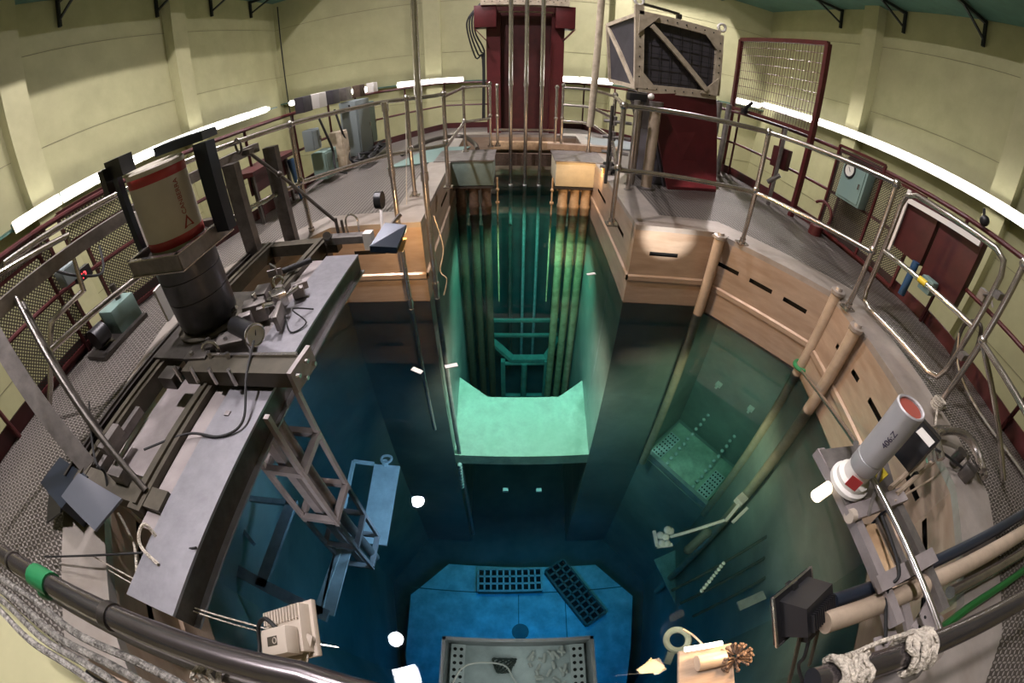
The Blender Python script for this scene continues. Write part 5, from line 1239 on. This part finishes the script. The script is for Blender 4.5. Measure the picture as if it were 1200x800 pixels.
# right
def onR(px, py, x=3.92): return atx(px, py, x)
mesh_panel(onR(955, 265), onR(1003, 290), .95, 2.05, 'tall perforated brown panel on the right outer rail behind the grey gauge box')
a = onR(975, 230); b_ = onR(1030, 262)
t = cabinet((3.80, 3.55, 1.48), (.42, .14, .46), -PI / 2, 'teal_case', 'grey green gauge box with a round white dial on the perforated panel', 'gauge_box')
bb = B(); bb.cyl((3.73, 3.62, 1.84), (3.71, 3.62, 1.84), .085, seg=24); gd = obj('gauge_dial', bb, 'gauge_face', t)
bb = B(); bb.torus((3.71, 3.62, 1.84), .085, .012, (1, 0, 0), 24, 6); obj('gauge_rim', bb, 'black_plastic', gd)
bb = B(); bb.bar((3.705, 3.60, 1.82), (3.705, 3.64, 1.87), .004, .006); obj('gauge_needle', bb, 'black_plastic', gd)
mesh_panel((3.9, 2.62), (3.95, 3.9), .95, 1.95, 'wide perforated brown panel on the right outer rail under the gauge box')
bb = B(); bb.torus((3.78, 3.95, 1.15), .17, .02, (1, .2, 0), 20, 8, arc=4.6); bb.cyl((3.78, 3.95, .88), (3.78, 3.95, 1.0), .09); tag(obj('pipe_stub', bb, 'red_rail'), 'dark red curved pipe stub at the foot of the perforated panel', 'pipe')
for (y, w_, z0, z1, lab) in ((2.55, .42, 1.35, 1.95, 'far'), (2.05, .5, 1.25, 1.9, 'near')):
    cabinet((3.86, y, z0), (w_, .12, z1 - z0), -PI / 2, 'red_dark', f'dark red board hung on the right outer rail behind the gate, {lab} one', 'red_board', 'board', False)
bb = B(); bb.bar((3.76, 2.75, 1.3), (3.76, 2.75, 1.95), .02, .05); bb.bar((3.76, 2.75, 1.85), (3.74, 1.8, 1.88), .02, .05); tag(obj('label_strip', bb, 'white_plastic'), 'pale angled strip in front of the dark red boards', 'strip')
t = thing('blue_pump', 'blue and white small pump hanging below the dark red boards on the right', 'pump', (3.74, 2.35, 1.1))
bb = B(); bb.cyl((3.74, 2.35, 1.02), (3.74, 2.35, 1.38), .04); obj('stem', bb, 'blue_case', t)
bb = B(); bb.box((3.72, 2.1, 1.28), (.12, .16, .14), bev=.02); obj('head', bb, 'teal_case', t)
cabinet((3.72, 5.0, 1.42), (.30, .10, .30), -1.35, 'red_dark', 'small dark red box on the outer rail between mesh screen posts', 'red_box', 'box', False)
bb = B(); bb.cyl((3.62, 4.9, .88), (3.62, 4.9, 2.0), .03, seg=8); bb.cyl((3.55, 4.95, 1.2), (3.66, 4.85, 1.35), .035, seg=8); tag(obj('conduit_post', bb, 'steel_dull'), 'grey conduit with valve beside the small dark red box', 'conduit')
bb = B(); bb.cyl((3.35, 6.5, .88), (3.35, 6.5, 2.1), .07); bb.cyl((3.5, 6.4, .88), (3.5, 6.4, 2.1), .05); tag(obj('double_pipe', bb, 'steel_dull'), 'pair of thick grey pipes standing right of the red housing', 'pipes')
bb = B(); bb.cyl((2.95, 6.1, 1.35), (2.95, 6.1, 1.95), .11); bb.cyl((2.95, 6.1, .88), (2.95, 6.1, 1.36), .03); tag(obj('white_vessel', bb, 'white_plastic'), 'white cylinder vessel right of the red housing behind the rail', 'vessel')
bb = B(); bb.sph((3.50, 6.85, 2.05), .07); tag(obj('round_clamp', bb, 'black_plastic'), 'small round black clamp on the outer rail left of the mesh screen', 'clamp')
bb = B(); bb.box((3.68, 6.2, 2.05), (.06, .12, .1)); bb.cyl((3.66, 6.2, 2.05), (3.68, 6.0, 2.22), .03); tag(obj('lever_clamp', bb, 'black_plastic'), 'black clamp with a lever on the outer rail under the mesh screen', 'clamp')
bb = B(); bb.sph((3.85, 1.9, 2.06), .05); bb.cyl((3.85, 1.9, 2.05), (3.85, 1.95, 2.15), .015); tag(obj('rail_bell', bb, 'black_plastic'), 'small black knob on the outer rail behind the gate', 'knob')
for i, (y, z) in enumerate(((1.55, 1.55), (.95, 1.5), (.80, 1.55))):
    bb = B(); bb.box((3.72, y, z), (.08, .08, .09)); bb.tube([(3.7, y, z), (3.62, y - .1, z + .05), (3.6, y - .18, z)], .01, 6, smooth=3)
    tag(obj('pipe_clamp', bb, 'red_rail' if i else 'steel_dull'), f'small swivel clamp on the right outer rail behind the gate, {ORD[i]} from the far side', 'clamp')
bb = B(); bb.tube([(3.7, 1.5, .95), (3.68, 1.55, 1.25), (3.68, 1.42, 1.35), (3.7, 1.35, 1.2), (3.7, 1.33, 1.05)], .02, 8, smooth=5); tag(obj('bent_tube', bb, 'steel_dark'), 'small bent dark tube loop behind the gate', 'tube')
bb = B(); bb.tube([(3.55, 1.5, 1.2), (3.5, 1.3, 1.0), (3.45, .9, .92), (3.5, .3, .91)], .015, 6, smooth=6); tag(obj('grey_cable', bb, 'rail_grey'), 'grey cable lying along the kick plate on the right tread plate', 'cable')
# left
mesh_panel((-3.62, .95), (-3.60, 1.75), .95, 2.0, 'perforated dark panel on the left outer rail above the pumps, nearest of three')
mesh_panel((-3.55, 1.9), (-3.42, 2.55), 1.75, 2.02, 'small perforated dark panel raised above the left outer rail')
mesh_panel((-3.52, 2.05), (-3.36, 2.75), .92, 1.75, 'perforated dark panel on the left outer rail behind the leaning frame')
mesh_panel((-3.63, 1.05), (-3.61, 1.65), 1.82, 2.0, 'small perforated dark hood on the left outer rail near the white strip')
t = thing('pump_unit', 'teal and black circulation pump standing against the left outer rail', 'pump', (-3.3, 1.6, DECK))
bb = B(); bb.box((-3.32, 1.95, 1.02), (.22, .30, .24), bev=.02); obj('pump_body', bb, 'teal_case', t)
bb = B(); bb.cyl((-3.32, 1.72, 1.02), (-3.32, 1.58, 1.02), .09, seg=18); obj('motor', bb, 'black_plastic', t)
bb = B(); bb.cyl((-3.32, 2.0, 1.1), (-3.32, 2.0, 1.28), .03); obj('outlet', bb, 'steel_dark', t)
bb = B(); bb.box((-3.3, 1.8, .90), (.3, .6, .04)); obj('base', bb, 'steel_dark', t)
t = thing('display_box', 'small dark box with glowing red digits on the left outer rail', 'display', (-3.5, 1.6, 1.45))
bb = B(); dc = atx(96, 325, -3.5); bb.box(dc, (.08, .16, .10)); obj('case', bb, 'black_plastic', t)
text_obj('red_digits', '12', .07, 'red_led', t, lambda x, y, z: V(-3.456 + z, dc.y - .05 + x, dc.z - .03 + y))
bb = B(); bb.tube([(-3.3, 1.5, 1.75), (-3.1, 1.6, 1.6), (-3.2, 1.9, 1.45), (-3.4, 2.1, 1.6)], .012, 6, smooth=6); tag(obj('black_hose', bb, 'black_rubber'), 'black hose drooping above the teal pump at the left', 'hose')
cabinet((-3.45, 1.72, 1.5), (.18, .12, .14), PI / 2, 'grey_case', 'small grey instrument box above the teal pump at the left', 'electrical_box')
t = thing('bench', 'dark red bench board behind the long top bar at the left back', 'bench', (-3.0, 4.2, .88))
bb = B(); bb.box((-2.95, 4.35, 1.52), (.35, 1.1, .05)); obj('top', bb, 'red_dark', t)
bb = B(); bb.box((-2.93, 4.35, 1.38), (.02, .9, .26)); obj('apron', bb, 'red_dark', t)
for y in (3.95, 4.75): bb = B(); bb.bar((-2.9, y, .88), (-2.9, y, 1.5), .04, .04); obj('leg', bb, 'steel_dark', t)
bb = B(); bb.cyl((-2.75, 4.75, .9), (-2.8, 4.7, 1.45), .05); tag(obj('blue_pole', bb, 'blue_case'), 'short blue post leaning on the dark red bench', 'post')
for (x, y, z, sx, sy, sz, m, lab) in (
    (-2.78, 5.35, 1.42, .22, .16, .30, 'grey_case', 'small grey box on the left back rail next to the guardrail post'),
    (-2.75, 5.6, .95, .40, .22, .40, 'teal_case', 'grey green cabinet standing low at the left back'),
    (-2.70, 6.1, .92, .22, .22, .62, 'cream_paint', 'narrow cream cabinet beside the grey green one at the left back'),
    (-2.68, 6.9, 1.0, .60, .30, .95, 'grey_case', 'largest blue grey cabinet at the left back'),
    (-2.75, 7.6, 1.05, .35, .25, .80, 'teal_case', 'grey cabinet right of the largest one at the left back')):
    cabinet((x, y, z), (sy * 1.6 if 0 else sx, sy, sz), PI / 2 - .05, m, lab)
for i, (y, m, lab) in enumerate(((5.3, 'dark_panel', 'dark box on the top rail, first from the left'), (5.75, 'white_plastic', 'white socket unit on the top rail'), (6.2, 'dark_panel', 'dark box on the top rail, second from the left'), (6.7, 'steel_dull', 'grey junction box on the top rail'), (7.3, 'brown_rust', 'brown box on the top rail'), (8.0, 'white_plastic', 'white twin socket unit at the right end of the cabinets'))):
    cabinet((-2.80 + .02 * i, y, 1.98), (.26, .14, .22), PI / 2, m, lab + ' at the left back', 'junction_box', door=False)
for i in range(4):
    bb = B(); y = 5.4 + .6 * i; rnd = random.Random(i); bb.tube([(-2.66, y, 1.9), (-2.58, y + .1 * rnd.random(), 1.5), (-2.62, y + .25, 1.3), (-2.55, y + .1, 1.05), (-2.5, y + .35, .92)], .018, 6, smooth=5)
    tag(obj('black_cable', bb, 'black_rubber'), f'black cable hanging between the cabinets at the left back, {ORD[i]} from the left', 'cable')
for i, y in enumerate((6.3, 7.2)):
    bb = B(); rnd = random.Random(i + 20)
    pts = [(-2.35 + rnd.uniform(-.1, .1), y + rnd.uniform(-.35, .35), .93 + rnd.uniform(0, .18)) for _ in range(18)]
    bb.tube(pts, .02, 6, smooth=3); tag(obj('cable_tangle', bb, 'black_rubber'), f'tangle of black cable on the deck under the {("low", "largest")[i]} cabinets', 'cables')
bb = B(); bb.cyl((XL + .42, 15.55, 5.9), (XL + .42, 15.55, -1), .025); tag(obj('wall_conduit', bb, 'bracket_dark'), 'thin dark vertical conduit in the left back corner of the hall', 'conduit')
bb = B(); bb.tube([(-1.9, 6.8, .92), (-1.5, 7.6, 1.0), (-1.0, 7.9, 1.0), (-.7, 7.4, .94), (-.6, 6.9, .93)], .04, 8, smooth=6); tag(obj('thick_hose', bb, 'steel_dark'), 'thick dark hose lying on the deck behind the grey green box', 'hose')
bb = B()
for o in [o for o in C.objects if o.name.startswith('rack_frame')][:1]:
    for i in range(1, 8):
        a = BL.lerp(BR, i / 8) + V(0, -.001, 0); c = TL.lerp(TR, i / 8) + V(0, -.001, 0); bb.bar(a, c, .006, .006)
    for i in range(1, 6):
        a = BL.lerp(TL, i / 6) + V(0, -.001, 0); c = BR.lerp(TR, i / 6) + V(0, -.001, 0); bb.bar(a, c, .006, .006)
    obj('panel_grid', bb, 'black_rubber', o)
bb = B(); bb.slab((-2.04, .62, .955), (-1.66, .62, .955), (-1.66, 1.62, .955), (-2.04, 1.62, .955), .012)
tag(obj('drip_plate', bb, 'lavender_plate'), 'pale flat plate lying between the dark carriage rails', 'plate')
# small bright fittings of the drive gear
rnd = random.Random(11); dg = [o for o in C.objects if o.name.startswith('drive_unit')][0]
for i in range(16):
    x = rnd.uniform(-1.72, -1.34); y = rnd.uniform(1.32, 2.15); z = rnd.uniform(1.12, 1.2)
    bb = B()
    if i % 3 == 0: bb.cyl((x, y, z), (x + rnd.uniform(-.08, .08), y + rnd.uniform(-.08, .08), z + .03), .014, seg=10)
    elif i % 3 == 1: bb.box((x, y, z), (.05, .035, .05), rz=rnd.uniform(0, 1.5), bev=.004)
    else: bb.box((x, y, z), (.10, .012, .05), rz=rnd.uniform(0, 3))
    obj('fitting', bb, ('steel', 'steel_dull', 'lavender_plate')[i % 3 if i % 4 else 0], dg)
